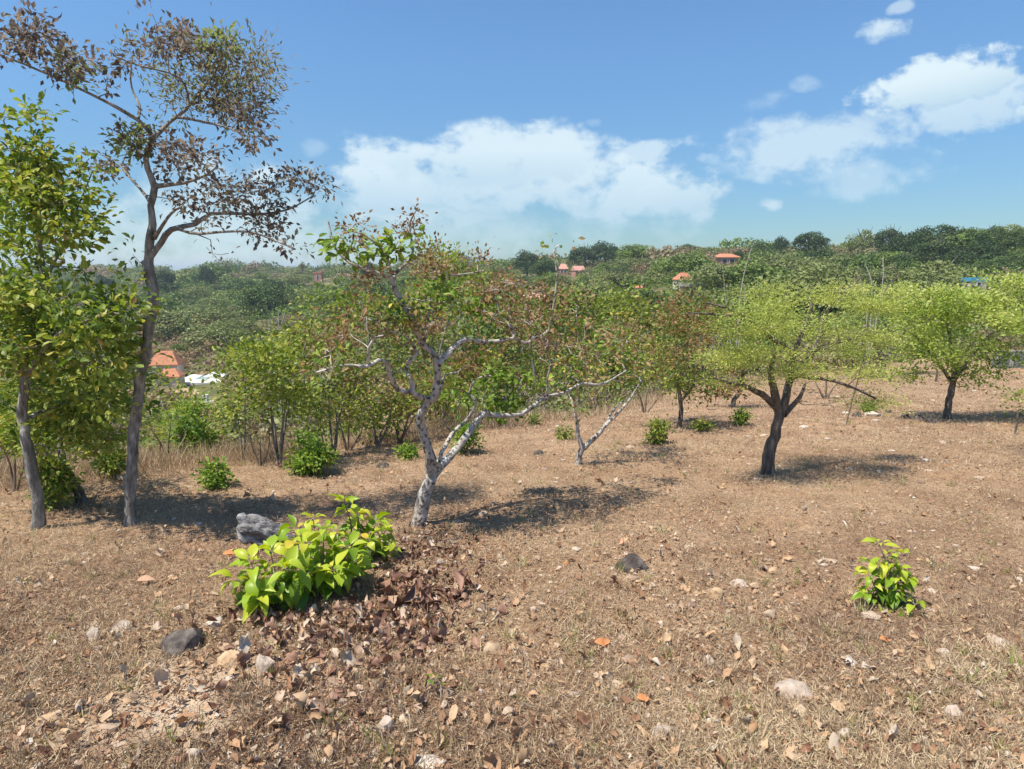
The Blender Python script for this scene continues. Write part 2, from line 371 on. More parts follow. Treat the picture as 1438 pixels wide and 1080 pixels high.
def tree(label, base, limbs, blobs, bark='bark_grey', leaf='lf_mixed', name='tree', cat='tree', group=None, sc=1.0, dens=1.0,
         step=.07, sides=8, Y=None, rtip=.003, wig=.12, crownname='crown', rough=.25, rootflare=1.3, nscale=1.0):
    b = gp(*base) if Y is None else onground(base[0], Y)
    if Y is None: Y0 = b[1]
    else:
        Y0 = Y; b = P(base[0], base[1], Y); b[2] = H(b[0], b[1])[0]
    root = empty(name, b); tag(root, label, cat, group)
    tm = MB(); NP = []; NR = []
    if limbs is None:      # a few stems rising to the crown centres
        limbs = []
        for bl in blobs[:4]:
            px, py, rx, ry, dd = bl[:5]
            mx = (base[0]*.55+px*.45); my = base[1]*.5+(py+ry*.3)*.5
            limbs.append(([(base[0]+rng.uniform(-3, 3), base[1]+2, 0), (mx+rng.uniform(-6, 6), my, dd*.4), (px, py, dd)], max(3, rx*.10), 2))
    for pts, w0, w1 in limbs:
        q = [np.append(P(p[0], p[1], Y0+(p[2] if len(p) > 2 else 0)), 0) for p in pts]
        q = np.array(q)
        if abs(pts[0][0]-base[0]) < 9 and abs(pts[0][1]-base[1]) < 9: q[0, :2] = b[:2]; q[0, 2] = b[2]-.06
        q = catmull(q, step)[:, :3]
        n = len(q); s = np.linspace(0, 1, n)
        rr = (w0+(w1-w0)*s**.8)*.43*Y0/F
        if abs(pts[0][0]-base[0]) < 9 and abs(pts[0][1]-base[1]) < 9: rr = rr*(1+(rootflare-1)*np.exp(-s*n*step/.07))
        q[1:-1] += rng.normal(size=(n-2, 3))*rr[1:-1, None]*.10
        tube(tm, q, rr, sides, rough)
        NP.append(q[n//6:]); NR.append(rr[n//6:])
    NP = np.vstack(NP); NR = np.concatenate(NR)
    cm = MB(); allT = []; allS = []
    for bl in blobs:
        px, py, rx, ry, dd, rd, n, style = bl[:8]
        n = max(1, int(n*nscale))
        o = rsph(n)*(rng.random(n)**.42)[:, None]
        if n >= 10:
            kc = max(4, n//5); ce = rsph(kc)*(rng.random(kc)**.4)[:, None]*.95
            o = ce[rng.integers(0, kc, n)]+rng.normal(size=(n, 3))*[.14, .14, .11]
        a, c = ray(px+o[:, 0]*rx, py+o[:, 2]*ry); yy = Y0+dd+o[:, 1]*rd
        T = np.stack([a*yy, yy, EYE+c*yy], -1)
        gz = H(T[:, 0], T[:, 1])+.05; T = T[T[:, 2] > gz]
        allT.append(T); allS += [style]*len(T)
    T = np.vstack(allT); allS = np.array(allS)
    dirs = grow(tm, NP, NR, T, rtip, wig)
    tm.build('trunk', M[bark], root, b, smooth=True)
    for s in np.unique(allS):
        k = allS == s
        if s != 'none': crown_leaves(cm, T[k], dirs[k], s, sc, dens)
    if cm.v: cm.build(crownname, M[leaf], root, b)
    return root

# --- the crooked cashew in the middle
tree('crooked pale-barked cashew tree with a forked trunk behind the lime leafy sprout', (588, 737), [
  ([(588, 738, 0), (597, 700, 0), (607, 666, 0)], 25, 21),
  ([(607, 666, 0), (600, 630, -.1), (590, 597, -.15), (592, 578, -.2), (604, 562, -.2), (612, 552, -.25), (613, 510, -.3), (608, 496, -.3), (591, 479, -.35), (577, 445, -.4), (560, 417, -.4), (551, 397, -.45)], 20, 7),
  ([(551, 397, -.45), (543, 388, -.5), (515, 378, -.55), (491, 369, -.6), (471, 349, -.6), (464, 325, -.6), (461, 311, -.6)], 6, 2),
  ([(551, 397, -.45), (556, 383, -.4), (572, 369, -.35), (580, 352, -.3), (575, 315, -.3), (587, 291, -.3)], 6, 2),
  ([(551, 397, -.45), (548, 380, -.5), (539, 352, -.55), (508, 328, -.7), (484, 323, -.7)], 5, 2),
  ([(603, 563, -.2), (590, 557, -.3), (577, 551, -.4), (558, 547, -.5), (550, 530, -.6), (543, 510, -.65), (531, 506, -.7), (514, 515, -.75), (484, 513, -.8), (445, 523, -.9)], 10, 3),
  ([(517, 508, -.75), (518, 489, -.8), (527, 475, -.85), (538, 471, -.9)], 5, 2),
  ([(580, 550, -.4), (577, 530, -.4), (570, 522, -.35), (577, 506, -.4), (587, 496, -.4)], 8, 5),
  ([(587, 497, -.4), (582, 489, -.4), (572, 474, -.45), (553, 467, -.5), (530, 452, -.6)], 5, 2),
  ([(614, 512, -.3), (632, 494, -.2), (652, 477, -.1), (680, 481, 0), (714, 477, .1), (722, 472, .1), (717, 458, .15), (704, 445, .2), (698, 427, .2), (688, 405, .2)], 11, 3),
  ([(721, 474, .1), (738, 482, .2), (750, 475, .2), (769, 465, .3), (777, 431, .3), (782, 390, .3), (779, 352, .3), (786, 344, .3)], 6, 2),
  ([(611, 556, -.2), (621, 540, -.1), (625, 527, 0), (642, 523, .1)], 8, 2),
  ([(607, 667, 0), (620, 652, .1), (632, 640, .2), (651, 617, .35), (668, 594, .5), (681, 579, .55)], 17, 11),
  ([(681, 579, .55), (693, 583, .6), (724, 583, .7), (741, 576, .75), (765, 559, .85), (793, 551, .9), (817, 539, 1.), (847, 539, 1.1), (880, 520, 1.2)], 11, 3),
  ([(769, 558, .85), (769, 530, .8), (772, 513, .8), (758, 503, .8)], 5, 2),
  ([(612, 660, .1), (621, 634, .25), (636, 608, .4), (655, 590, .5), (663, 578, .5), (668, 566, .5), (659, 551, .5), (669, 532, .5), (690, 528, .5)], 10, 3),
  ([(613, 662, 0), (617, 649, -.05), (620, 632, -.08)], 8, 5),
  ([(594, 482, -.35), (601, 462, -.3), (604, 434, -.25), (625, 424, -.2), (638, 417, -.1)], 6, 2),
  ([(604, 436, -.25), (604, 397, -.1), (618, 388, 0), (645, 386, .1), (680, 380, .2)], 4, 2),
 ], [
  (478, 340, 22, 25, -.6, .2, 7, 'cgreen'), (500, 325, 26, 18, -.7, .2, 7, 'brown'), (583, 305, 12, 20, -.3, .15, 6, 'brown'), (560, 325, 22, 16, -.3, .2, 6, 'brown'), (545, 345, 22, 20, -.5, .2, 8, 'cgreen'), (600, 360, 26, 22, -.3, .3, 9, 'brown'),
  (640, 385, 55, 28, 0, .6, 26, 'brown'), (675, 365, 12, 14, .2, .1, 6, 'brown'), (720, 405, 60, 24, .2, .7, 34, 'brown'), (600, 420, 60, 30, -.2, .6, 18, 'cmix'), (520, 400, 40, 20, -.5, .4, 10, 'brown'),
  (500, 450, 55, 30, -.6, .6, 22, 'cmix'), (560, 460, 50, 35, -.3, .6, 20, 'brown'), (660, 440, 70, 35, .1, .8, 28, 'cmix'), (650, 415, 60, 30, .1, .6, 16, 'cgreen'), (735, 445, 50, 35, .3, .7, 28, 'brown'), (690, 500, 60, 25, .4, .6, 18, 'cmix'),
  (780, 440, 45, 35, .4, .7, 22, 'cmix'), (786, 346, 8, 8, .3, .08, 2, 'cmix'), (480, 490, 45, 22, -.8, .5, 12, 'brown'), (470, 510, 45, 18, -.8, .5, 8, 'cmix'), (560, 505, 60, 22, -.2, .5, 10, 'cmix'),
  (725, 535, 32, 24, 1.0, .3, 14, 'cgreen'), (712, 580, 24, 22, 1.0, .3, 11, 'cgreen'), (690, 545, 30, 22, .9, .3, 8, 'cgreen'), (800, 500, 60, 35, .9, .7, 34, 'cmix'), (760, 480, 50, 25, .6, .6, 20, 'brown'), (850, 500, 45, 35, 1.1, .6, 26, 'cmix'), (640, 560, 20, 15, .3, .2, 5, 'cgreen')],
  bark='bark_pale', leaf='lf_cashew', name='cashew_tree', wig=.16, step=.05, sides=10)

# --- tall spindly tree on the left
tree('tall thin tree with sparse purple-brown leaves reaching high into the sky', (182, 738), [
  ([(182, 739, 0), (183, 700, 0), (187, 640, 0), (190, 580, 0), (197, 535, 0), (206, 485, 0), (209, 455, 0), (216, 420, 0), (211, 390, 0), (208, 366, 0)], 18, 14),
  ([(208, 368, 0), (210, 345, 0), (215, 315, 0), (211, 289, 0), (218, 263, 0), (207, 237, 0), (207, 211, 0), (218, 193, 0), (237, 172, .1), (259, 155, .2), (274, 137, .3), (300, 105, .4), (315, 75, .4)], 14, 3),
  ([(214, 190, 0), (193, 168, -.1), (159, 148, -.2), (137, 137, -.25), (107, 122, -.3), (74, 107, -.4), (37, 91, -.5), (0, 78, -.6), (-40, 66, -.7)], 6, 2),
  ([(194, 167, -.1), (196, 148, 0), (187, 130, .1), (183, 111, .1), (186, 80, .1)], 4, 2),
  ([(266, 145, .25), (259, 118, .1), (237, 102, 0), (200, 94, -.1), (159, 78, -.2)], 4, 2),
  ([(218, 262, 0), (241, 259, -.1), (267, 255, -.2), (296, 242, -.3), (305, 232, -.3)], 7, 2),
  ([(250, 165, .1), (281, 170, 0), (315, 178, -.1), (340, 190, -.2), (360, 220, -.3)], 5, 2),
  ([(207, 366, 0), (226, 341, 0), (241, 322, 0), (274, 315, .1), (296, 300, .1), (333, 300, .2), (374, 300, .3), (407, 293, .4), (440, 275, .4)], 10, 2),
  ([(216, 335, 0), (225, 322, -.1), (240, 300, -.3), (255, 290, -.4)], 7, 3),
  ([(244, 320, 0), (274, 328, -.2), (307, 326, -.3), (352, 326, -.4), (393, 341, -.4), (415, 350, -.4)], 5, 2),
  ([(212, 290, 0), (204, 274, .1), (181, 248, .2), (163, 230, .3), (130, 235, .4)], 5, 2),
 ], [
  (40, 35, 22, 25, -.5, .3, 16, 'tall'), (20, 55, 35, 22, -.5, .3, 18, 'tall'), (70, 70, 45, 30, -.4, .4, 30, 'tall'), (110, 90, 40, 30, -.3, .4, 24, 'tall'), (100, 100, 10, 18, -.3, .1, 8, 'tallgr'), (150, 90, 40, 30, -.2, .4, 18, 'tall'),
  (215, 60, 35, 28, 0, .4, 26, 'tall'), (215, 20, 8, 8, 0, .1, 2, 'tall'), (200, 80, 20, 20, 0, .3, 8, 'tallol'), (285, 60, 55, 35, .3, .5, 40, 'tall'), (320, 90, 60, 45, .4, .6, 50, 'tallol'), (360, 120, 42, 65, .3, .5, 70, 'tallol'), (310, 75, 40, 30, .3, .4, 16, 'tallgr'),
  (300, 130, 60, 40, .3, .6, 46, 'tallol'), (340, 150, 55, 45, .1, .5, 40, 'tall'), (250, 130, 35, 25, .1, .4, 16, 'tallol'), (190, 185, 35, 30, .1, .4, 16, 'tall'), (185, 205, 30, 28, 0, .3, 14, 'tallgr'), (230, 215, 50, 28, 0, .5, 28, 'tall'), (290, 220, 60, 30, -.2, .5, 32, 'tall'), (345, 185, 35, 25, -.2, .4, 16, 'tall'),
  (270, 275, 55, 25, 0, .5, 24, 'tall'), (345, 265, 50, 28, .2, .5, 36, 'tall'), (400, 265, 50, 28, .3, .5, 42, 'tall'), (450, 270, 25, 16, .4, .2, 12, 'tall'), (400, 315, 45, 25, .2, .4, 24, 'tall'), (330, 315, 50, 22, 0, .4, 18, 'tall'), (410, 345, 22, 10, -.4, .2, 6, 'tall'), (190, 360, 8, 8, 0, .1, 2, 'tallgr'), (150, 240, 40, 28, .3, .4, 14, 'tall'), (310, 370, 30, 16, -.1, .3, 5, 'bare')],
  bark='bark_grey', leaf='lf_tall', name='tall_tree', nscale=.88, step=.07, sides=10, wig=.14, rtip=.002)

# --- leafy tree at the left edge
tree('dense leafy green and yellow tree filling the left edge of the view', (50, 741), [
  ([(50, 742, 0), (52, 700, 0), (42, 650, 0), (33, 590, 0), (36, 530, 0), (48, 460, .1), (60, 400, .1), (55, 340, .1), (40, 280, 0)], 20, 6),
  ([(36, 530, 0), (70, 480, -.2), (110, 455, -.3), (160, 440, -.4), (190, 450, -.5)], 9, 3),
  ([(48, 460, .1), (20, 400, .3), (-20, 360, .4)], 7, 3),
  ([(60, 400, .1), (90, 340, .2), (110, 290, .2), (130, 240, .2)], 6, 2),
  ([(34, 590, 0), (80, 570, .3), (140, 560, .5), (180, 570, .6)], 7, 2),
  ([(40, 280, 0), (30, 240, 0), (15, 200, 0), (5, 170, 0)], 5, 2),
 ], [
  (25, 155, 22, 14, 0, .2, 5, 'edge'), (60, 165, 18, 10, 0, .2, 3, 'edge'), (20, 200, 40, 22, 0, .3, 12, 'edge'), (40, 250, 60, 35, 0, .5, 38, 'edge'), (95, 250, 45, 40, .1, .5, 26, 'edgesm'), (70, 300, 65, 40, .1, .6, 45, 'edge'), (0, 280, 60, 50, .1, .6, 30, 'edge'), (120, 310, 25, 30, 0, .3, 12, 'edge'),
  (30, 350, 90, 30, .2, .6, 34, 'edgesm'), (110, 375, 45, 20, .1, .5, 10, 'edgesm'), (60, 420, 100, 45, 0, .7, 80, 'edge'), (150, 440, 50, 40, -.2, .5, 40, 'edge'), (-10, 430, 60, 60, 0, .6, 30, 'edge'), (60, 500, 110, 50, 0, .7, 85, 'edge'), (165, 500, 50, 45, -.1, .5, 40, 'edge'), (100, 560, 100, 45, .3, .6, 60, 'edge'), (0, 580, 70, 50, .4, .6, 26, 'edge'), (150, 600, 50, 35, .5, .4, 24, 'edgesm'), (70, 610, 80, 30, .5, .5, 26, 'edge')],
  bark='bark_grey', leaf='lf_edge', name='leafy_tree', sc=1.0, dens=.95, nscale=.98)
tree('dark tree whose trunk leans left, standing between the two left trunks', (120, 708), [
  ([(120, 709, 0), (105, 680, 0), (90, 650, .1), (84, 620, .2), (86, 590, .3)], 17, 8), ([(93, 655, .1), (70, 640, 0), (50, 635, 0)], 7, 3)],
  [(90, 600, 80, 40, .3, .8, 60, 'edge'), (150, 610, 60, 30, .5, .6, 30, 'edgesm'), (40, 600, 60, 35, .3, .6, 30, 'edge'), (120, 550, 80, 40, .8, .8, 40, 'edge')], bark='bark_dark', leaf='lf_edge', name='leaning_tree')

# --- spreading lime tree on the right
tree('spreading low tree with feathery lime foliage and a thick dark rugged trunk', (1080, 667), [
  ([(1080, 668, 0), (1081, 640, 0), (1087, 612, 0), (1093, 590, 0), (1095, 570, 0)], 20, 17),
  ([(1092, 575, 0), (1088, 550, -.1), (1083, 526, -.2), (1085, 505, -.2), (1090, 488, -.2)], 14, 6),
  ([(1098, 575, 0), (1104, 555, 0), (1108, 536, .1), (1112, 510, .2), (1114, 497, .2), (1123, 473, .2), (1133, 449, .3), (1140, 425, .3)], 15, 5),
  ([(1088, 570, 0), (1075, 558, -.1), (1063, 550, -.2), (1043, 541, -.4), (1026, 538, -.5), (1000, 530, -.6)], 12, 3),
  ([(1045, 542, -.4), (1040, 530, -.5), (1050, 522, -.6), (1065, 518, -.6)], 7, 3),
  ([(1100, 582, 0), (1112, 570, .1), (1123, 556, .1), (1130, 540, .2)], 11, 4),
  ([(1106, 536, .1), (1120, 528, 0), (1136, 530, -.1), (1160, 532, -.2), (1200, 545, -.3), (1230, 560, -.3)], 9, 3),
  ([(1112, 500, .2), (1105, 489, 0), (1085, 477, -.2), (1065, 459, -.3), (1045, 445, -.4), (1021, 433, -.5), (993, 425, -.6)], 9, 3),
  ([(1045, 447, -.4), (1020, 443, -.5), (985, 440, -.6), (958, 441, -.7)], 5, 2),
  ([(1118, 520, .2), (1141, 497, .3), (1151, 469, .4), (1158, 440, .5), (1180, 415, .5)], 9, 3),
  ([(1141, 497, .3), (1180, 480, .5), (1220, 470, .6)], 6, 3),
  ([(1175, 420, .5), (1195, 400, .5), (1215, 385, .5)], 3, 1.5),
 ], [
  (1140, 415, 95, 18, .3, 1.1, 60, 'feather'), (1080, 440, 70, 18, -.1, .9, 40, 'feather'), (1200, 425, 70, 22, .4, .9, 46, 'feather'), (1040, 470, 60, 22, -.4, .7, 36, 'feather'), (1130, 460, 100, 24, .1, 1.0, 54, 'feather'), (1220, 465, 60, 24, .4, .8, 36, 'feather'),
  (1060, 505, 70, 18, -.4, .7, 36, 'feather'), (1150, 500, 80, 18, -.1, .8, 34, 'feather'), (1210, 515, 60, 22, -.1, .7, 26, 'feather'), (1120, 522, 60, 10, -.3, .5, 18, 'feather'), (1225, 560, 45, 20, -.2, .4, 16, 'feather'), (1030, 500, 40, 22, -.5, .5, 18, 'feather'), (1050, 535, 50, 8, -.5, .4, 8, 'feather'), (1150, 560, 55, 18, .2, .4, 30, 'none'), (1100, 470, 120, 50, 0, .9, 40, 'none'), (1120, 520, 90, 20, 0, .8, 24, 'none'), (1020, 428, 40, 12, -.5, .4, 12, 'none'), (1160, 535, 60, 12, 0, .5, 18, 'none')],
  bark='bark_dark', leaf='lf_feather', name='spreading_tree', step=.08, sides=14, rough=.3, wig=.13, rootflare=1.25)
tree('pale yellow-green round tree with a dark slender trunk beside the row of dark stones', (1329, 588), [
  ([(1329, 589, 0), (1332, 565, 0), (1338, 540, 0), (1340, 520, 0), (1335, 480, 0), (1330, 450, .2)], 11, 5), ([(1338, 538, 0), (1310, 500, -.2), (1285, 470, -.3)], 7, 3), ([(1339, 530, 0), (1365, 500, 0), (1390, 470, .2)], 7, 3), ([(1338, 540, 0), (1352, 520, -.2), (1360, 515, -.3)], 4, 2)],
  [(1320, 430, 75, 32, 0, 1.2, 50, 'pale'), (1380, 440, 60, 36, .2, 1.1, 40, 'pale'), (1300, 470, 65, 35, 0, 1.1, 48, 'pale'), (1360, 490, 60, 35, 0, 1.1, 46, 'pale'), (1310, 515, 60, 28, -.2, .9, 38, 'pale'), (1375, 525, 45, 20, -.1, .7, 22, 'pale'), (1290, 410, 60, 18, 0, .9, 20, 'palefl'), (1395, 405, 40, 22, .2, .9, 24, 'palefl')],
  bark='bark_dark', leaf='lf_pale', name='round_tree', sc=1.25)
tree('lime tree with a short dark trunk behind the spreading tree', (1237, 530), [([(1237, 531, 0), (1239, 515, 0), (1238, 500, 0), (1225, 470, 0)], 15, 6), ([(1239, 510, 0), (1260, 480, 0), (1275, 460, 0)], 8, 3)],
  [(1230, 430, 70, 26, 0, 2, 40, 'feather'), (1270, 450, 60, 30, 0, 2, 40, 'pale'), (1200, 470, 50, 25, 0, 1.5, 26, 'feather'), (1250, 410, 60, 18, 0, 1.5, 26, 'palefl'), (1230, 490, 60, 18, 0, 1.5, 22, 'pale')], bark='bark_dark', leaf='lf_pale', name='round_tree', sc=1.9)
tree('pale-flowered tree cut by the right edge of the view', (1452, 590), [([(1452, 591, 0), (1450, 540, 0), (1445, 500, 0), (1440, 460, 0)], 12, 5)],
  [(1430, 440, 40, 35, 0, 1, 34, 'palefl'), (1440, 400, 30, 22, 0, .8, 18, 'palefl'), (1450, 480, 30, 30, 0, .8, 20, 'pale'), (1428, 555, 16, 8, -.4, .3, 5, 'pale'), (1432, 580, 12, 6, -.4, .3, 3, 'pale')], bark='bark_dark', leaf='lf_pale', name='flowering_tree', sc=1.2)
tree('large tree just beyond the right edge whose shade falls on the soil', (1560, 640), [([(1560, 641, 0), (1555, 560, 0), (1550, 500, 0)], 20, 10)],
  [(1530, 440, 95, 50, 0, 1.6, 110, 'pale')], bark='bark_dark', leaf='lf_pale', name='round_tree', sc=1.2)

# --- small Y-shaped tree and its neighbours
tree('small pale tree forking low into a Y right of the crooked tree', (812, 652), [
  ([(811, 654, 0), (813, 640, 0), (819, 628, 0)], 10, 10), ([(819, 630, 0), (812, 612, 0), (811, 600, 0), (806, 575, 0), (800, 555, .1)], 9, 3),
  ([(819, 630, 0), (838, 612, 0), (852, 595, 0), (868, 580, 0), (885, 560, 0), (900, 535, 0)], 10, 3), ([(850, 597, 0), (862, 575, .2), (880, 560, .3)], 5, 2)],
  [(810, 540, 40, 25, .1, .8, 22, 'cmix'), (860, 520, 55, 35, .2, 1, 36, 'cmix'), (900, 500, 50, 35, .2, 1, 34, 'cmix'), (840, 480, 60, 35, .5, 1, 36, 'brown'), (815, 565, 20, 14, 0, .3, 7, 'cmix'), (880, 460, 60, 30, .5, 1, 30, 'cmix')],
  bark='bark_pale', leaf='lf_cashew', name='cashew_tree', sc=1.2)
tree('rusty orange and green tree with a thin dark trunk beside the dark low shrub', (954, 601), [([(954, 602, 0), (956, 580, 0), (955, 560, 0), (950, 520, 0)], 9, 5), ([(955, 565, 0), (975, 540, 0), (990, 510, 0)], 5, 2)],
  [(930, 500, 45, 45, 0, 1.2, 50, 'mixed'), (975, 490, 45, 45, 0, 1.2, 50, 'mixor'), (960, 540, 55, 25, 0, 1.2, 42, 'mixgr'), (1000, 545, 35, 24, 0, .8, 22, 'mixor'), (950, 450, 45, 25, .3, 1.2, 22, 'mixor')], bark='bark_dark', leaf='lf_mixed', name='round_tree')
tree('dark crooked trunk leaning right behind the spreading tree', (1028, 572), [([(1028, 573, 0), (1032, 560, 0), (1040, 548, 0), (1038, 530, 0), (1050, 510, 0)], 9, 5)], [(1040, 500, 45, 25, 0, 1, 26, 'mixgr'), (1010, 520, 35, 20, 0, 1, 14, 'mixor')], bark='bark_dark', leaf='lf_mixed', name='leaning_tree', sc=1.2)

# --- row of small trees along the drop behind the cashew
G = 'small mixed-leaf trees along the edge of the slope'
row = [
 ('small yellow-green tree with several thin trunks left of the round bright bush', (392, 652), [(360, 500, 45, 40, 0, 1, 50, 'mixgr'), (410, 520, 50, 45, 0, 1.1, 55, 'mixgr'), (380, 560, 55, 30, -.1, .8, 36, 'mixgr'), (430, 480, 45, 30, .3, 1, 26, 'mixed')], 'lf_mixed'),
 ('dark leaning sapling with yellow-green top near the left pool clearing', (342, 650), [(330, 560, 30, 30, 0, .6, 22, 'mixgr'), (345, 520, 35, 30, 0, .8, 24, 'mixgr')], 'lf_mixed'),
 ('brownish green tree with twisted trunk just right of the round bright bush', (468, 640), [(470, 560, 45, 35, 0, 1, 40, 'mixed'), (500, 520, 50, 40, .2, 1.1, 44, 'mixed'), (450, 600, 30, 15, 0, .6, 10, 'mixgr'), (460, 480, 50, 28, .4, 1, 26, 'mixor')], 'lf_mixed'),
 ('leafy tree partly hidden by the left limb of the crooked tree', (530, 628), [(520, 570, 45, 30, 0, 1.2, 44, 'mixgr'), (555, 545, 45, 35, .2, 1.2, 44, 'mixed'), (545, 590, 40, 18, 0, 1, 20, 'mixgr')], 'lf_mixed'),
 ('tangled brown-green tree seen through the fork of the crooked tree', (620, 605), [(610, 540, 45, 40, 0, 1.4, 46, 'mixed'), (650, 510, 45, 40, 0, 1.4, 44, 'mixor'), (630, 575, 45, 18, 0, 1, 20, 'mixgr')], 'lf_mixed'),
 ('rusty leafed tree above the pale low limb of the crooked tree', (700, 592), [(700, 500, 50, 40, 0, 1.6, 46, 'mixor'), (740, 520, 45, 30, 0, 1.4, 40, 'mixed'), (690, 550, 40, 25, 0, 1.2, 30, 'mixgr')], 'lf_mixed'),
 ('green and rust tree left of the small Y-shaped tree', (772, 583), [(770, 480, 55, 40, 0, 1.6, 46, 'mixor'), (810, 510, 45, 35, 0, 1.5, 44, 'mixed'), (790, 545, 45, 22, 0, 1, 24, 'mixgr')], 'lf_mixed'),
 ('broad rusty green tree right behind the small Y-shaped tree', (862, 566), [(860, 470, 60, 36, 0, 2, 50, 'mixed'), (905, 480, 55, 40, 0, 2, 50, 'mixgr'), (880, 520, 55, 25, 0, 1.6, 34, 'mixor')], 'lf_mixed'),
]
for lb, bs, bl, lf in row:
    Yb = min(gp(*bs)[1], 24)
    tree(lb, bs, None, bl, bark='bark_grey', leaf=lf, name='small_tree', group=G, sc=max(1, Yb/9), dens=1.0)
row2 = [
 ('hazy brown-green thicket tree far left behind the leafy tree', (120, 640), 13, [(100, 540, 80, 45, 0, 2, 50, 'mixgr'), (40, 560, 70, 45, 0, 2, 40, 'mixgr')]),
 ('bushy tree right of the tall spindly trunk below the pool', (262, 640), 12, [(240, 590, 50, 40, 0, 1.5, 50, 'mixgr'), (275, 610, 40, 32, 0, 1.2, 40, 'mixed'), (225, 560, 35, 25, 0, 1, 20, 'mixgr')]),
 ('tree on the drop behind the yellow-green tree', (430, 560), 22, [(430, 490, 60, 24, 0, 3, 50, 'mixed'), (380, 500, 40, 22, 0, 3, 26, 'mixgr')]),
 ('tree on the drop with rusty crown left of the crooked tree top', (520, 560), 24, [(520, 440, 55, 30, 0, 3, 46, 'mixed'), (480, 430, 40, 25, 0, 3, 26, 'mixgr')]),
 ('green tree directly behind the middle of the crooked tree', (600, 560), 22, [(590, 430, 60, 30, 0, 3, 46, 'mixgr'), (570, 480, 60, 35, 0, 3, 46, 'mixed')]),
 ('green tree behind the crown of the crooked tree showing its top against the sky', (600, 560), 26, [(610, 375, 50, 25, 0, 3, 46, 'mixgr'), (650, 400, 50, 30, 0, 3, 40, 'mixgr')]),
 ('olive tree behind the upright shoot of the crooked tree', (760, 560), 26, [(740, 430, 70, 30, 0, 3, 46, 'mixor'), (800, 440, 60, 30, 0, 3, 46, 'mixed')]),
 ('olive tree behind the small Y-shaped tree and farther down', (880, 550), 28, [(860, 430, 60, 26, 0, 3, 46, 'mixgr'), (920, 440, 60, 30, 0, 3, 46, 'mixed')]),
 ('rust-brown dry-topped tree left of the spreading lime tree', (985, 545), 26, [(975, 440, 45, 26, 0, 3, 36, 'mixor'), (1010, 470, 45, 36, 0, 3, 36, 'bare')]),
]
for lb, bs, Yb, bl in row2:
    tree(lb, bs, None, bl, bark='bark_grey', leaf='lf_mixed', name='small_tree', group='trees down the slope', Y=Yb, sc=Yb/9, dens=.9, sides=6, step=.3)

# bare grey shrubs and saplings
def bare(label, base, tips, Y=None, w=5, n=30, group='leafless grey shrubs', bark='twig', name='bare_shrub'):
    limbs = [([(base[0], base[1]+1, 0), ((base[0]+tx)/2+rng.uniform(-6, 6), (base[1]+ty)/2, 0), (tx, ty, rng.uniform(-.3, .3))], w, 1.2) for tx, ty in tips]
    bl = [(tx, ty+12, 16, 22, 0, .5, max(3, n//len(tips)), 'bare') for tx, ty in tips]
    return tree(label, base, limbs, bl, bark=bark, leaf='lf_mixed', name=name, cat='shrub', group=group, Y=Y, sides=5, wig=.2)
bare('leafless twiggy shrub between the tall spindly trunk and the yellow-green tree', (235, 655), [(210, 600), (240, 590), (262, 610), (225, 620)])
bare('bare thin stems standing in the dry grass by the leaning sapling', (366, 655), [(350, 590), (366, 580), (378, 600)])
bare('grey tangled brush left of the crooked tree fork', (560, 622), [(540, 570), (560, 560), (585, 580), (575, 555)], n=60)
bare('grey tangled brush under the pale limb of the crooked tree', (640, 612), [(620, 570), (650, 560), (670, 580)], n=60)
bare('pale dead stalks right of the round bright bush', (488, 634), [(470, 570), (490, 560), (512, 585)], n=40)
bare('bare shrub in deep shade at the far left edge', (20, 690), [(0, 620), (20, 610), (40, 640)], n=40)
bare('forked dead tree standing above the lime canopy near the orange roof', (1035, 470), [(1015, 375), (1056, 345), (1045, 400)], Y=34, w=3, n=14, bark='bark_pale', group=None, name='dead_tree')
bare('forked dead tree above the lime canopy below the right hill', (1225, 450), [(1215, 370), (1240, 362), (1200, 390)], Y=34, w=3, n=18, bark='bark_pale', group=None, name='dead_tree')
bare('white dead sapling in the dry brush below the green scrub', (391, 520), [(391, 436), (378, 446), (400, 440)], Y=45, w=3, n=6, bark='bark_pale', group=None, name='dead_tree')
bare('thin dead sapling beside the pink roof', (822, 480), [(821, 405), (828, 415)], Y=30, w=3, n=4, bark='bark_pale', group=None, name='dead_tree')
bare('slanting bare branch rising right of the lime canopy', (1200, 470), [(1262, 386)], Y=12, w=2.4, n=3, bark='bark_dark', group=None, name='dead_tree')
bare('bare grey shrub behind the spreading tree at the field edge', (1160, 560), [(1140, 520), (1165, 510), (1190, 525)], n=60)
bare('bare grey shrub left of the thin dark trunk', (905, 580), [(890, 540), (915, 535), (930, 550)], n=40)

# bushes
def bush(label, px, py, rx, ry, n=60, leaf='lf_bright', style='bush', sc=1.0, group='low leafy bushes'):
    g = gp(px, py); m_per = g[1]/F
    limbs = [([(px, py+1, 0), (px+rng.uniform(-.5, .5)*rx, py-ry*.7, 0), (px+rng.uniform(-.8, .8)*rx, py-ry*1.4, 0)], 3, 1.2) for _ in range(4)]
    return tree(label, (px, py), limbs, [(px, py-ry, rx*.9, ry*.95, 0, rx*m_per*.9, n, style)], bark='twig', leaf=leaf, name='bush', cat='bush', group=group, sc=sc, sides=4)
bush('round bright green bush at the edge of the bare slope', 437, 664, 30, 29, 80)
bush('small bright green bush on the slope left of the round bright bush', 299, 684, 14, 16, 24)
bush('tiny lime bush on the slope left of the crooked trunk', 572, 644, 13, 9, 16)
bush('bright bush behind the fork of the crooked trunk', 655, 637, 18, 24, 40)
bush('dark green bush between the two left trunks', 72, 712, 22, 32, 50, 'lf_edge')
bush('large bright green bush beneath the pool clearing', 268, 648, 38, 42, 80, sc=1.3)
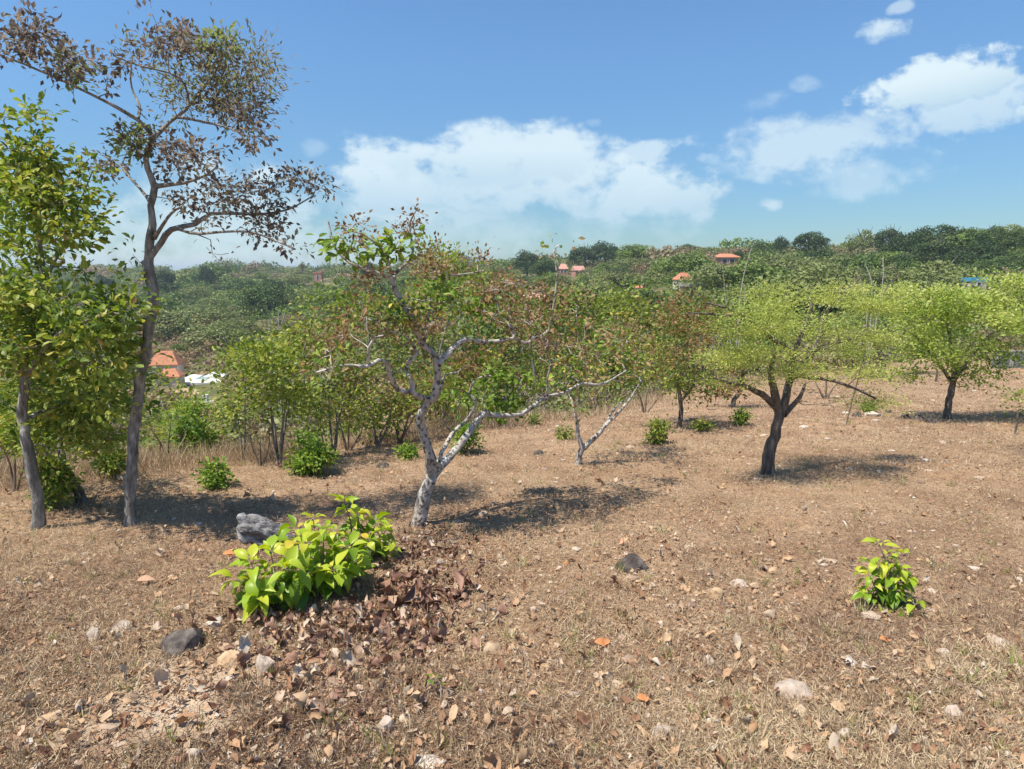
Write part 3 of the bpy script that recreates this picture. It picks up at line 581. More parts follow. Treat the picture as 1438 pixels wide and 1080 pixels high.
bush('dark low shrub on the slope left of the thin dark trunk', 920, 622, 18, 17, 30, 'lf_edge')
bush('small dark bush right of the thin dark trunk', 984, 605, 12, 8, 16, 'lf_edge')
bush('tiny bright lime bush on the open soil left of the dark rugged trunk', 1042, 596, 15, 9, 26)
bush('sparse green tuft on the slope behind the Y-shaped tree', 793, 617, 12, 8, 12, 'lf_edge')
bush('sparse green tuft under the low pale limb', 752, 597, 9, 8, 10, 'lf_edge')
bush('low green bush in dry grass at the foot of the leafless shrub', 160, 672, 22, 16, 30, 'lf_edge')
bush('low weed at the shady foot of the lime canopy', 1222, 579, 14, 6, 14, 'lf_bright')

# ------------------------------------------------------------------ near plants
def sprout(label, stems, n_whorl, Lf, name, leaf='lf_sprout', group=None, base=None):
    b = gp(*base); root = empty(name, b); tag(root, label, 'plant', group)
    sm = MB(); lm = MB(); Y0 = b[1]
    for (bx, by, tx, ty, dd) in stems:
        g = gp(bx, by); tip = P(tx, ty, g[1]+dd)
        mid = (g+tip)/2+rng.normal(size=3)*.03
        q = catmull(np.array([g-[0, 0, .03], mid, tip]), .04)
        tube(sm, q, np.linspace(.007, .003, len(q)), 6)
        n = len(q)
        for j in range(n_whorl):
            s = .3+.7*j/(n_whorl-1) if n_whorl > 1 else 1
            p0 = q[min(n-1, int(s*(n-1)))]; k = 3 if s < .95 else 6
            az = rng.uniform(0, 6.28)+np.arange(k)*2*math.pi/k+rng.normal(size=k)*.3
            up = rng.uniform(-.25, .55, k) if s < .95 else rng.uniform(.2, 1.3, k)
            ax = np.stack([np.cos(az), np.sin(az), up], -1)
            nr = np.array([0, 0, 1.])+rng.normal(size=(k, 3))*.3
            pl = norm(ax)*.025
            for a in range(k): tube(sm, [p0, p0+pl[a]], [.002, .0015], 4)
            L = Lf*rng.uniform(.4, 1.25, k)*(1 if s < .95 else .85)
            leaves(lm, np.repeat(p0[None], k, 0)+pl, ax, nr, L, L*rng.uniform(.42, .58, k), np.clip(s*.62+rng.normal(size=k)*.2-.02, 0, 1), 'hi', bend=.7, fold=.5)
    sm.build('stem', M['twig'], root, b, smooth=True); lm.build('foliage', M[leaf], root, b, smooth=True)
    return root
sprout('big lime-green leafy sprout growing from the litter in front of the grey log',
  [(395, 850, 352, 790, -.05), (385, 845, 330, 815, -.1), (410, 850, 380, 775, 0), (430, 840, 425, 765, -.05), (440, 835, 455, 745, 0), (460, 830, 490, 770, -.05), (420, 845, 400, 800, -.2), (455, 835, 470, 800, -.15), (390, 850, 360, 840, -.15), (480, 815, 500, 790, -.1), (420, 830, 415, 745, .1), (445, 830, 440, 730, .1)], 8, .145, 'leafy_sprout', base=(425, 845))
sprout('rear part of the lime leafy sprout reaching toward the crooked trunk base',
  [(490, 790, 482, 700, 0), (500, 785, 500, 715, .05), (515, 780, 530, 725, 0), (525, 775, 545, 740, 0), (485, 795, 470, 740, -.05), (530, 780, 550, 760, -.05), (505, 790, 515, 755, -.1)], 7, .13, 'leafy_sprout', base=(505, 790))
sprout('small bright sapling standing alone on the dry ground at right',
  [(1250, 850, 1235, 765, 0), (1248, 850, 1250, 790, 0), (1255, 852, 1262, 800, 0), (1245, 850, 1222, 810, 0), (1258, 852, 1285, 850, -.1), (1250, 850, 1265, 780, .05), (1246, 850, 1215, 835, 0), (1252, 852, 1275, 815, 0), (1247, 851, 1228, 795, 0)], 6, .095, 'sapling', base=(1250, 850))
sprout('tiny seedling in the bottom litter below the brown leaf pile', [(612, 975, 608, 958, 0), (612, 975, 618, 960, 0)], 2, .04, 'seedling', base=(612, 975), leaf='lf_bright')

# ------------------------------------------------------------------ stones and log
def ico(sub):
    import bmesh
    bm = bmesh.new(); bmesh.ops.create_icosphere(bm, subdivisions=sub, radius=1)
    v = np.array([x.co[:] for x in bm.verts]); f = np.array([[q.index for q in p.verts] for p in bm.faces]); bm.free(); return v, f
IV, IF = ico(5)
def stone(label, px, py, wpx, hpx, m, name='stone', ang=7, seed=0, group=None, peak=0, depth=.8, sink=.3):
    r2 = np.random.default_rng(seed+100)
    g = gp(px, py); k = g[1]/F; w = wpx*k/2; h = hpx*k
    v = IV.copy()
    for i in range(ang*2):
        n = r2.normal(size=3); n /= np.linalg.norm(n); d = r2.uniform(.62, .85)
        e = np.maximum(0, v@n-d); v -= e[:, None]*n*.97
    v *= 1+.10*fbm(v[:, 0]*2+v[:, 2]*1.3+seed, v[:, 1]*2-v[:, 2], seed, 4)[:, None]
    v *= 1+.05*fbm(v[:, 0]*9+v[:, 2]*5+seed, v[:, 1]*9-v[:, 2]*7, seed+3, 3)[:, None]
    if peak: v[:, 2] *= 1+peak*np.exp(-((v[:, 0]+.05)/.45)**2)*(v[:, 2] > 0)
    v = v/np.abs(v[:, 0]).max()
    h *= 1.3
    v[:, 0] *= w; v[:, 1] *= w*depth; zz = v[:, 2]; zz = zz/zz.max(); v[:, 2] = zz*h*(1/(1-sink))*.55
    a = r2.uniform(-.3, .3); c, s = math.cos(a), math.sin(a)
    v = np.stack([v[:, 0]*c-v[:, 1]*s, v[:, 0]*s+v[:, 1]*c, v[:, 2]-(v[:, 2].max()-h)*.6], -1)
    mb = MB(); mb.add(v, IF); o = mb.build(name, M[m], smooth=True); o.location = (g-[0, 0, .27*h]).tolist()
    tag(o, label, 'stone', group); return o
stone('dark pointed stone alone on open dry grass in the middle foreground', 887, 800, 56, 32, 'stone_dark', ang=4, seed=3, peak=.5)
stone('wide dark speckled rock half buried at lower left', 255, 908, 92, 34, 'stone_dark', seed=5, sink=.4)
stone('large pale pinkish stone at lower right of the foreground', 1117, 972, 72, 28, 'stone_pale', seed=8)
stone('tan and grey stone just right of the wide dark rock', 327, 930, 50, 24, 'stone_tan', seed=9)
stone('whitish stone between the tan stone and the brown leaf pile', 372, 942, 38, 30, 'stone_pale', seed=10, ang=3)
stone('pale stone left of the wide dark rock', 172, 884, 36, 16, 'stone_pale', seed=12)
stone('white chip standing on edge at far lower left', 133, 898, 24, 26, 'stone_pale', seed=13)
stone('orange-tan flat stone left of the lone sapling', 1115, 872, 30, 9, 'stone_tan', seed=14)
stone('reddish flat stone right of the dark pointed stone', 1006, 838, 26, 18, 'stone_tan', seed=15)
stone('small white stone left of the pale pinkish stone', 996, 930, 24, 14, 'stone_pale', seed=16)
stone('white stone near the right edge below the sapling', 1326, 920, 24, 12, 'stone_pale', seed=17)
stone('pale stone in the lower right corner area', 1336, 1003, 36, 20, 'stone_pale', seed=18)
stone('grey-white stone low in the frame right of centre', 928, 1030, 46, 20, 'stone_pale', seed=19)
stone('white quartz lump at the bottom left of centre', 540, 1025, 32, 24, 'stone_pale', seed=20)
stone('cream stone on the dry grass below the brown leaf pile', 765, 940, 24, 11, 'stone_tan', seed=21)
stone('small grey pointed stone right of the brown leaf pile', 749, 860, 13, 12, 'stone_pale', seed=22)
stone('pale half-buried stone above the reddish flat stone', 1040, 822, 36, 10, 'stone_pale', seed=23)
stone('grey rock on the slope beyond the crooked trunk base', 536, 656, 22, 9, 'stone_dark', seed=24)
stone('brown lump of earth under the Y-shaped tree', 757, 638, 18, 8, 'stone_dark', seed=25)
for i, (x, y, w, h) in enumerate([(1205, 585, 18, 8), (1272, 588, 16, 9), (1290, 590, 18, 9), (1308, 594, 20, 9), (1248, 580, 14, 6)]):
    stone(['dark stone at the left end of the shaded row', 'dark stone second from left in the shaded row', 'dark stone in the middle of the shaded row', 'dark stone nearest the slender trunk in the shaded row', 'small dark stone behind the shaded row'][i], x, y, w, h, 'stone_dark', seed=30+i, group='dark stones in the shade of the pale round tree')
stone('pale stone by the lower left corner', 270, 1062, 36, 20, 'stone_pale', seed=41)
stone('flat grey-white stone near the right edge', 1405, 905, 46, 12, 'stone_pale', seed=42)
stone('pale stone between the pinkish stone and the right edge', 1292, 945, 30, 12, 'stone_tan', seed=43)
stone('cream stone near bottom right of centre', 1190, 1035, 34, 16, 'stone_pale', seed=44)
stone('small dusty stone at the far left middle', 70, 1012, 40, 16, 'stone_tan', seed=45)

def log():
    g = gp(362, 772); root = empty('weathered_log', g); tag(root, 'weathered grey gnarled log lying behind the lime leafy sprout', 'log')
    k = g[1]/F; mb = MB()
    a = P(336, 742, g[1]-.02); c = P(430, 778, g[1]+.12)
    q = catmull(np.array([a, P(352, 744, g[1]), P(380, 755, g[1]+.04), c]), .012)
    n = len(q); s = np.linspace(0, 1, n)
    rr = (.085+.012*np.sin(s*7)-.012*s)
    rr[:4] *= [.55, .8, .93, .98]
    tube(mb, q[::-1], rr[::-1], 56, .38, sf=.07, cf=3.2)
    o = mb.build('log_body', M['dead'], root, g, smooth=True)
    kb = MB()
    q = catmull(np.array([P(352, 745, g[1]-.02), P(343, 733, g[1]-.03), P(336, 724, g[1]-.03)]), .01)
    tube(kb, q, np.linspace(.05, .028, len(q)), 24, .4, sf=.1, cf=2.5)
    kb.build('knot', M['dead'], root, g, smooth=True)
log()

# ------------------------------------------------------------------ litter and grass
def scat(n, y0, y1, tmax=1.08):
    Y = np.exp(rng.uniform(math.log(y0), math.log(y1), n)); t = rng.uniform(-tmax, tmax, n)
    k = Y < edgeY(t)*1.03; Y = Y[k]; x = t[k]*Y
    return x, Y
def flat_axes(n, tilt=.3):
    a = rng.uniform(0, 6.283, n)
    return np.stack([np.cos(a), np.sin(a), rng.normal(size=n)*tilt], -1), np.array([0, 0, 1.])+rng.normal(size=(n, 3))*tilt
# dry grass blades
gm = MB()
x, y = scat(560000, 1.25, 26); g0 = gp(235, 985); k = (rng.random(len(x)) < .5+.9*np.clip(fbm(x*1.3, y*1.3, 40, 3)+.3, 0, 1)) & (np.hypot(x-g0[0], y-g0[1])+.6*fbm(x*4, y*4, 41) > .35+.3*rng.random(len(x))); x, y = x[k], y[k]
cl = fbm(x*2.2, y*2.2, 44, 2)
n = len(x); s = (.35+.65*rng.random(n))*(.8+1.0*np.clip(cl+.2, 0, 1)); sc = np.maximum(1, y/7)
p = np.stack([x, y, H(x, y)+rng.random(n)*.012], -1)
ax = norm(rng.normal(size=(n, 3))*[.8, .8, .3]+np.array([0, 0, .5]))
leaves(gm, p, ax, rsph(n), .060*s*sc**.6, .0034*sc, np.clip(.54+.6*fbm(x*.9, y*.9, 50, 3)+rng.normal(size=n)*.25, 0, .93+.07*(rng.random(n) < .05)), 'quad')
x, y = scat(1500, 1.4, 13); per = 20; cx = np.repeat(x, per)+rng.normal(size=len(x)*per)*.012; cy = np.repeat(y, per)+rng.normal(size=len(x)*per)*.012; n = len(cx)
out_ = np.stack([cx-np.repeat(x, per), cy-np.repeat(y, per), np.zeros(n)], -1)*22
hue = np.repeat(np.where(rng.random(len(x)) < .22, 1.0, rng.uniform(.35, .85, len(x))), per); hh = np.repeat(rng.uniform(.5, 1.2, len(x)), per)
leaves(gm, np.stack([cx, cy, H(cx, cy)-.005], -1), norm(out_+rng.normal(size=(n, 3))*.35+[0, 0, .9]), rsph(n), rng.uniform(.04, .115, n)*hh, .0038*np.maximum(1, cy/6), np.clip(hue+rng.normal(size=n)*.05, 0, 1), 'quad')
gm.build('dry_grass', M['straw']); tag(bpy.data.objects['dry_grass'], 'short dry straw grass covering the open ground', 'grass', kind='stuff')
# crumbs and small leaves
lm = MB()
x, y = scat(135000, 1.25, 30); n = len(x)
p = np.stack([x, y, H(x, y)+.008+rng.random(n)*.015], -1); ax, nr = flat_axes(n, .35); sc = np.maximum(1, y/6)**.8
L = rng.gamma(2.2, .0052, n)*sc+.005
k = rng.random(n) < np.clip(y/18, .15, .5)+1.0*np.clip(fbm(x*.8, y*.8, 60, 3)+.22-.12*x/y, 0, 1)
leaves(lm, p[k], ax[k], nr[k], L[k], (L*rng.uniform(.35, .9, n))[k], np.clip(rng.beta(2.2, 2.0, n)+.1*(fbm(x*.5, y*.5, 61)), 0, .93+.07*(rng.random(n) < .1))[k], 'lo', bend=.5, fold=.5, crumple=.08)
x, y = scat(3600, 1.25, 14); x2, y2 = x, y; k = fbm(x*.7, y*.7, 70, 3) > -.25; x, y = x[k], y[k]; n = len(x)
p = np.stack([x, y, H(x, y)+.015+rng.random(n)*.012], -1); ax, nr = flat_axes(n, .4); L = rng.uniform(.03, .075, n)
leaves(lm, p, ax, nr, L, L*rng.uniform(.35, .65, n), np.clip(rng.beta(2, 2, n), 0, 1), 'oval', bend=.7, fold=.6, crumple=.05)
lm.build('leaf_litter', M['litter']); tag(bpy.data.objects['leaf_litter'], 'fallen leaf fragments and crumbs strewn over the ground', 'leaf litter', kind='stuff')
# twigs and pebbles in one stuff object each
tm = MB()
x, y = scat(2200, 1.25, 12)
for a, b in zip(x, y):
    L = rng.uniform(.04, .22); an = rng.uniform(0, 6.28); z = H(a, b)[0]+.015
    q = np.array([[a, b, z], [a+L*.5*math.cos(an), b+L*.5*math.sin(an), z+.012], [a+L*math.cos(an+.3), b+L*math.sin(an+.3), H(a+L*math.cos(an), b+L*math.sin(an))[0]+.01]])
    tube(tm, q, [.002, .0018, .001], 4, cap=False)
tm.build('fallen_twigs', M['twig']); tag(bpy.data.objects['fallen_twigs'], 'thin dry twigs scattered over the litter', 'twigs', kind='stuff')
PV, PF = ico(1)
pm = MB()
x, y = scat(3800, 1.25, 20)
k = rng.random(len(x)) < .25+1.3*np.clip(fbm(x*.6, y*.6, 80)+.3, 0, 1); x, y = x[k], y[k]; z = H(x, y)
for a, b, c in zip(x, y, z):
    s = rng.gamma(2, .0055)*max(1, b/6)+.004
    v = PV*(1+rng.normal(size=(len(PV), 1))*.18)*[s*rng.uniform(.8, 1.5), s*rng.uniform(.7, 1.2), s*rng.uniform(.4, .7)]
    pm.add(v+[a, b, c+s*.15], PF, rng.random())
M['pebble'] = leafmat('pebble', [(0, (.20, .13, .095)), (.5, (.38, .27, .19)), (.85, (.46, .37, .29)), (1, (.58, .52, .46))], 0, rough=.9)
pm.build('pebbles', M['pebble'], smooth=False); tag(bpy.data.objects['pebbles'], 'small pale pebbles scattered over the soil', 'pebbles', kind='stuff')

# pile of big brown leaves
dm = MB()
def pile(px, py, rx, ry, n, L0, L1, h=.05, lo=0, hi=1):
    X = px+rng.normal(size=n)*rx*.5; Yp = py+rng.normal(size=n)*ry*.5
    g0 = gp(px, py); a, b = ray(X, Yp)
    Y = 1.6/np.maximum(.05, (-b-.125)); xx = a*Y
    p = np.stack([xx, Y, H(xx, Y)+.01+rng.random(n)*h], -1); ax, nr = flat_axes(n, .55); L = rng.uniform(L0, L1, n)
    leaves(dm, p, ax, nr, L, L*rng.uniform(.4, .7, n), np.clip(lo+(hi-lo)*rng.random(n), 0, 1), 'hi', bend=1.1, fold=1.1, crumple=.05)
pile(600, 775, 75, 30, 210, .025, .07, .06, 0, .9)
pile(600, 835, 75, 38, 190, .03, .10, .05, 0, 1)
pile(590, 850, 70, 50, 26, .10, .17, .05, 0, .8)
pile(560, 890, 100, 46, 190, .03, .11, .04, 0, 1)
pile(440, 880, 150, 30, 230, .025, .09, .04, 0, 1)
pile(640, 800, 80, 60, 80, .02, .08, .03, 0, .9)
pile(480, 950, 170, 60, 130, .03, .10, .02, .2, 1)
dm.build('brown_leaf_pile', M['deadleaf'], smooth=True); tag(bpy.data.objects['brown_leaf_pile'], 'heap of big curled brown leaves below the lime sprout and crooked trunk', 'leaf pile', kind='stuff')
# bigger single fallen leaves scattered wide
dm = MB()
x, y = scat(460, 1.3, 7); k = x < y*.35+rng.uniform(-.8, 1.6, len(x)); x, y = x[k], y[k]; n = len(x)
p = np.stack([x, y, H(x, y)+.02], -1); ax, nr = flat_axes(n, .35); L = rng.uniform(.06, .13, n)
leaves(dm, p, ax, nr, L, L*rng.uniform(.35, .6, n), np.clip(rng.beta(2.4, 1.6, n), 0, 1), 'hi', bend=1.1, fold=1.0, crumple=.05)
dm.build('fallen_leaves', M['litter'], smooth=True); tag(bpy.data.objects['fallen_leaves'], 'large dry fallen leaves lying loose over the foreground', 'fallen leaves', kind='stuff')
def onelef(label, px, py, wpx, rn, group='bright orange fallen leaves'):
    g = gp(px, py); mb = MB(); L = np.array([wpx*g[1]/F, wpx*g[1]/F*.7]); an = rng.uniform(-.6, .6)
    leaves(mb, np.array([[-L[0]/2, 0, .035], [0, -.02, .03]]), np.array([[math.cos(an), math.sin(an), .15], [math.cos(an+1.2), math.sin(an+1.2), .2]]), np.array([[0, -.3, 1.], [.2, -.3, 1]]), L, L*.55, rn, 'hi', bend=.5, fold=.4)
    o = mb.build('fallen_leaf', M['litter'], smooth=True); o.location = g.tolist(); tag(o, label, 'leaf', group)
onelef('orange curled leaf on dry grass right of the cream stone', 848, 910, 30, 1)
onelef('orange-yellow leaf near the bottom below the small white stone', 905, 990, 26, 1)
onelef('orange leaf lying in the straw left of the grey log', 205, 822, 26, .97)
onelef('orange leaf at the left end of the lime sprout', 322, 785, 20, 1)
onelef('red curled leaf at the tiny seedling', 632, 968, 24, .2)
onelef('orange leaf beside the right edge pebbles below the sapling', 1245, 905, 24, 1)
onelef('orange leaf in the open grass left of the dark pointed stone', 797, 797, 12, 1)
# tall straw along the edge of the drop
sm = MB()
t = rng.uniform(-1.05, .5, 42000); Y = edgeY(t)*(1+np.abs(rng.normal(size=len(t)))*.28)*rng.uniform(.93, 1.05, len(t)); x = t*Y
k = (fbm(x*.5, Y*.5, 90, 3) > -.22); x, Y = x[k], Y[k]; n = len(x)
p = np.stack([x, Y, H(x, Y)-.01], -1); ax = norm(rng.normal(size=(n, 3))*[.4, .4, .1]+[0, 0, .8])
leaves(sm, p, ax, rsph(n), rng.uniform(.12, .45, n), .006*np.maximum(1, Y/8), np.clip(.55+rng.normal(size=n)*.2, 0, .97), 'quad')
sm.build('tall_dry_grass', M['straw']); tag(bpy.data.objects['tall_dry_grass'], 'tall pale dry grass along the lip of the slope', 'grass', kind='stuff')

# ------------------------------------------------------------------ far vegetation
def crown_arrays(nl, nlump, flat=.75, leafL=.16, lumpr=.34, open_=0.0, quadw=.7):
    d = rsph(nlump); d[:, 2] = np.abs(d[:, 2])*1.1-.25
    c = d*rng.uniform(.45, .85, (nlump, 1))*[1, 1, flat]
    per = nl//nlump; cc = np.repeat(c, per, 0); o = rsph(len(cc)); o[:, 2] = np.where(rng.random(len(cc)) < .7, np.abs(o[:, 2]), o[:, 2])
    rr = lumpr*rng.uniform(.6, 1.25, (nlump, 1)); p = cc+o*np.repeat(rr, per, 0)*rng.uniform(.75, 1.12, (len(cc), 1))*[1, 1, .8]
    p[:, 2] += flat*.75
    mb = MB(); ax = norm(np.cross(o, rsph(len(o))) + o*.3); L = leafL*rng.uniform(.6, 1.4, len(o))
    leaves(mb, p, ax, o+rsph(len(o))*.45, L, L*quadw, np.clip(np.repeat(rng.random(nlump), per)*.5+rng.random(len(o))*.5, 0, 1), 'quad')
    return mb
def twig_arrays(n, sides=3):
    mb = MB()
    for i in range(n):
        d = norm(rng.normal(size=(1, 3))*[.8, .8, .3]+[0, 0, .9])[0]; a = np.array([rng.normal()*.08, rng.normal()*.08, 0]); L = rng.uniform(.6, 1.2)
        q = np.array([a, a+d*L*.5+rng.normal(size=3)*.06, a+d*L+rng.normal(size=3)*.12])
        tube(mb, q, [.018, .012, .005], sides, cap=False)
        for j in range(3):
            s = q[1]+(q[2]-q[1])*rng.random(); e = s+norm(rng.normal(size=(1, 3))+[0, 0, .6])[0]*rng.uniform(.2, .5)
            tube(mb, [s, e], [.008, .003], sides, cap=False)
    return mb
KIND = {'dark': .03, 'deep': .14, 'green': .33, 'olive': .5, 'lime': .40, 'greyish': .6, 'dry': .76, 'tan': .95}
LIBD = {}
def lib(kind, var):
    key = (kind, var)
    if key in LIBD: return LIBD[key]
    if kind in ('dark', 'deep'): mb = crown_arrays(4600, 26, .8, .075, .32)
    elif kind in ('green', 'lime'): mb = crown_arrays(3200, 22, .75, .085, .32)
    else: mb = crown_arrays(2200, 18, .7, .08, .36)
    t = KIND[kind]
    mb.t = [np.full(len(q), t) for q in mb.t]
    LIBD[key] = mb; return mb
MESH = {}
def fartree(label, px, ypx_top, Y, wpx, kind='dark', var=0, group=None, name='hill_tree', base_px=None, hf=1.0):
    """a tree standing on the hillside at distance Y, its top at pixel row ypx_top"""
    a, b = ray(px, ypx_top); x = a*Y; z = H(x, Y)[0]; top = EYE+b*Y; h = max(1.2, top-z); w = wpx/2*Y/F
    key = (kind, var)
    root = empty(name, (x, Y, z)); tag(root, label, 'tree', group)
    cz = min(h*.97, w*2.1*hf)
    if key not in MESH:
        co = lib(kind, var).build('crown', M['lf_far'], root)
        tmb = MB(); tube(tmb, [[0, 0, -.3], [.02, 0, .3], [0, .02, .8], [0, 0, 1.1]], [.06, .05, .035, .02], 6)
        for i in range(5):
            d = rsph(1)[0]; d[2] = abs(d[2])*.6+.3; tube(tmb, [[0, 0, .6], d*.35+[0, 0, .6], d*.7+[0, 0, .65]], [.03, .02, .008], 5)
        to = tmb.build('trunk', M['bark_dark'], root)
        MESH[key] = (co.data, to.data)
    else:
        co = bpy.data.objects.new('crown', MESH[key][0]); C.objects.link(co); co.parent = root
        to = bpy.data.objects.new('trunk', MESH[key][1]); C.objects.link(to); to.parent = root
    # crown template spans about z -0.1..1.6 in unit size
    szc = cz/1.45; co.scale = (w*.85, w*.85, szc); co.location = (0, 0, h-cz)
    to.scale = (w*.8+.5, w*.8+.5, max(h*.8, .5)); to.location = (0, 0, 0)
    rz = rng.uniform(0, 6.28); co.rotation_euler = (0, 0, rz)
    return root
ridge = [
 ('round dark tree on the skyline just left of the tall spindly trunk', 144, 385, 230, 30, 'dark'),
 ('dark tree on the skyline touching the tall spindly trunk', 229, 374, 210, 34, 'dark'),
 ('olive tree hiding the foot of the first villa', 786, 383, 150, 40, 'olive'),
 ('green tree hiding the foot of the second villa', 822, 384, 148, 40, 'green'),
 ('green bushy tree at the foot of the tiny pink house', 447, 392, 160, 34, 'green'),
 ('small dark dome-shaped tree on the left skyline', 288, 371, 220, 28, 'dark'),
 ('dark rounded tree just below the left skyline', 382, 389, 190, 46, 'dark'),
 ('dark round tree on the skyline behind the crooked tree top', 516, 364, 210, 24, 'dark'),
 ('dark tree right of the crooked crown on the skyline', 740, 350, 190, 52, 'dark'),
 ('dark tree with a broken top on the skyline left of the first red-roofed villa', 766, 356, 180, 40, 'deep'),
 ('massive dark tree left part dominating the middle skyline', 822, 341, 200, 50, 'dark'),
 ('massive dark tree right part dominating the middle skyline', 850, 337, 200, 56, 'dark'),
 ('small dark tree right of the massive dark tree', 897, 344, 200, 28, 'dark'),
 ('broad mid-green tree above the orange roof', 969, 353, 170, 56, 'green'),
 ('bright green tree right of the orange roof', 992, 374, 125, 38, 'lime'),
 ('dark upright tree right of the long orange roof', 1037, 349, 150, 18, 'dark'),
 ('low grey-green tree at the start of the right ridge', 1070, 341, 160, 34, 'deep'),
 ('small dark tree on the right ridge left of the broad one', 1098, 333, 160, 22, 'dark'),
 ('broad dark tree on the right ridge', 1138, 325, 160, 54, 'dark'),
 ('dark tree under the broad ridge tree', 1150, 347, 130, 42, 'dark'),
 ('small bright tree among the grey ridge brush', 1082, 353, 140, 22, 'green'),
 ('open grey-crowned tree at the top of the right ridge', 1216, 320, 150, 44, 'olive'),
 ('dark tree at the very top of the right ridge', 1253, 318, 145, 42, 'dark'),
 ('first dark tree of the long grove at right', 1296, 322, 125, 50, 'dark'),
 ('tallest dark tree of the long grove at right', 1338, 317, 120, 66, 'dark'),
 ('dark tree right of the tallest in the long grove', 1376, 324, 115, 50, 'deep'),
 ('grove tree with a pointed crown near the right edge', 1398, 320, 118, 30, 'deep'),
 ('grove tree at the right edge of the skyline', 1430, 324, 115, 36, 'deep'),
 ('dark lower tree at the left foot of the long grove', 1278, 352, 105, 44, 'dark'),
 ('dark lower tree under the tallest of the long grove', 1350, 350, 100, 60, 'dark'),
 ('dark lower tree at the right foot of the long grove', 1405, 358, 95, 56, 'deep'),
 ('dark broad tree filling the middle of the long grove', 1318, 338, 108, 60, 'dark'),
 ('dark broad tree in the right half of the long grove', 1386, 342, 104, 64, 'dark'),
 ('deep green tree low at the right end of the grove', 1430, 350, 98, 56, 'deep'),
 ('deep green tree low in the centre of the grove', 1368, 368, 90, 50, 'deep'),
 ('dark tree between the ridge brush and the long grove', 1262, 336, 118, 40, 'dark'),
 ('flat-topped olive tree in front of the long grove', 1320, 358, 75, 110, 'olive'),
 ('dark spreading tree in the left valley beyond the dry brush', 375, 396, 135, 90, 'deep'),
 ('tall green tree left of the crooked crown on the skyline', 640, 352, 120, 44, 'green'),
 ('blue-green tree beneath the massive dark tree', 905, 402, 80, 60, 'deep'),
 ('olive tree below the middle skyline', 860, 372, 120, 70, 'olive'),
 ('lime-topped tree right of the pink roofs', 848, 365, 150, 34, 'lime'),
 ('small tree silhouette on the skyline near the tiny pink house', 424, 366, 230, 12, 'greyish'),
 ('green tree below the tiny pink house', 460, 395, 150, 60, 'green'),
 ('dark tree behind the left pool clearing', 250, 480, 92, 26, 'green'),
 ('olive tree above the pool clearing', 262, 470, 100, 28, 'olive'),
]
for i, (lb, px, py, Y, w, kd) in enumerate(ridge):
    fartree(lb, px, py-((6 if px > 1260 else 3) if px > 1060 and py < 345 else 0), Y, w*(1.25 if px > 1060 else 1.15), kd, i % 3)
# individually standing scrub trees on the valley sides, largest first
cand = []
for Y in np.geomspace(62, 300, 16):
    for t in np.linspace(-1.0, 1.0, 13):
        tt = t+rng.uniform(-.07, .07); yy = Y*rng.uniform(.92, 1.08)
        cand.append((tt, yy))
labs = {'green': 'mid-green rounded scrub tree on the far hillside', 'deep': 'deep green scrub tree on the far hillside', 'olive': 'olive loose scrub tree on the far hillside', 'greyish': 'grey-green thin scrub tree on the far hillside', 'lime': 'fresh lime scrub tree on the far hillside', 'dry': 'rusty dry scrub tree on the far hillside'}
HY = {}
for px, pb in ((960, 404), (972, 417), (1019, 371), (791, 385), (812, 387), (447, 396), (897, 411)): HY[px] = float(gp(px, pb)[1])
print('house distances', HY)
EXC = [(960, HY[960], 12), (972, HY[972], 14), (1019, HY[1019], 18), (791, HY[791], 9), (812, HY[812], 10), (752, 75, 24), (897, HY[897], 6), (447, HY[447], 7), (1369, 62, 12)]
def place_ok(x, y):   # keep the clearing round the pool and the villas open
    t = x/y
    for px, Yh, hw in EXC:
        a = float(ray(px, 390)[0])
        if abs(t-a) < hw/F+.008 and Yh*.72 < y < Yh+3: return False
    return not (-.60 < t < -.46 and 58 < y < 86)
for tt, yy in cand:
    x = tt*yy
    if not place_ok(x, yy) or yy < edgeY(tt)+12: continue
    r = rng.random()
    if tt < -.05: kd = 'dry' if yy < 118 and r < .45 else ('olive' if yy < 118 and r < .8 else ('green' if r < .5 else ('deep' if r < .62 else 'olive')))
    elif tt < .3: kd = 'olive' if r < .4 else ('green' if r < .65 else ('greyish' if r < .85 else 'deep'))
    else: kd = 'greyish' if r < .45 else ('olive' if r < .8 else 'green')
    hm = (2.8 if kd in ('dry', 'greyish') else 5.2)*rng.uniform(.7, 1.3); w = hm*rng.uniform(.75, 1.1)
    z = H(x, yy)[0]; b = (z+hm-EYE)/yy
    root = fartree(labs[kd], 0, 0, yy, 0.1, kd, int(rng.integers(3)), 'scrub trees on the far hillside', 'scrub_tree') if False else None
    root = empty('scrub_tree', (x, yy, z)); tag(root, labs[kd], 'tree', labs[kd].replace(' tree on', ' trees on'))
    key = (kd, int(rng.integers(3)))
    if key not in MESH:
        co = lib(*key).build('crown', M['lf_far'], root)
        tmb = MB(); tube(tmb, [[0, 0, -.3], [.02, 0, .3], [0, .02, .8], [0, 0, 1.1]], [.06, .05, .035, .02], 6)
        to = tmb.build('trunk', M['bark_dark'], root); MESH[key] = (co.data, to.data)
    else:
        co = bpy.data.objects.new('crown', MESH[key][0]); C.objects.link(co); co.parent = root
        to = bpy.data.objects.new('trunk', MESH[key][1]); C.objects.link(to); to.parent = root
    co.scale = (w, w, hm/1.5); to.scale = (w*.7, w*.7, hm*.6); co.rotation_euler = (0, 0, rng.uniform(0, 6.28))

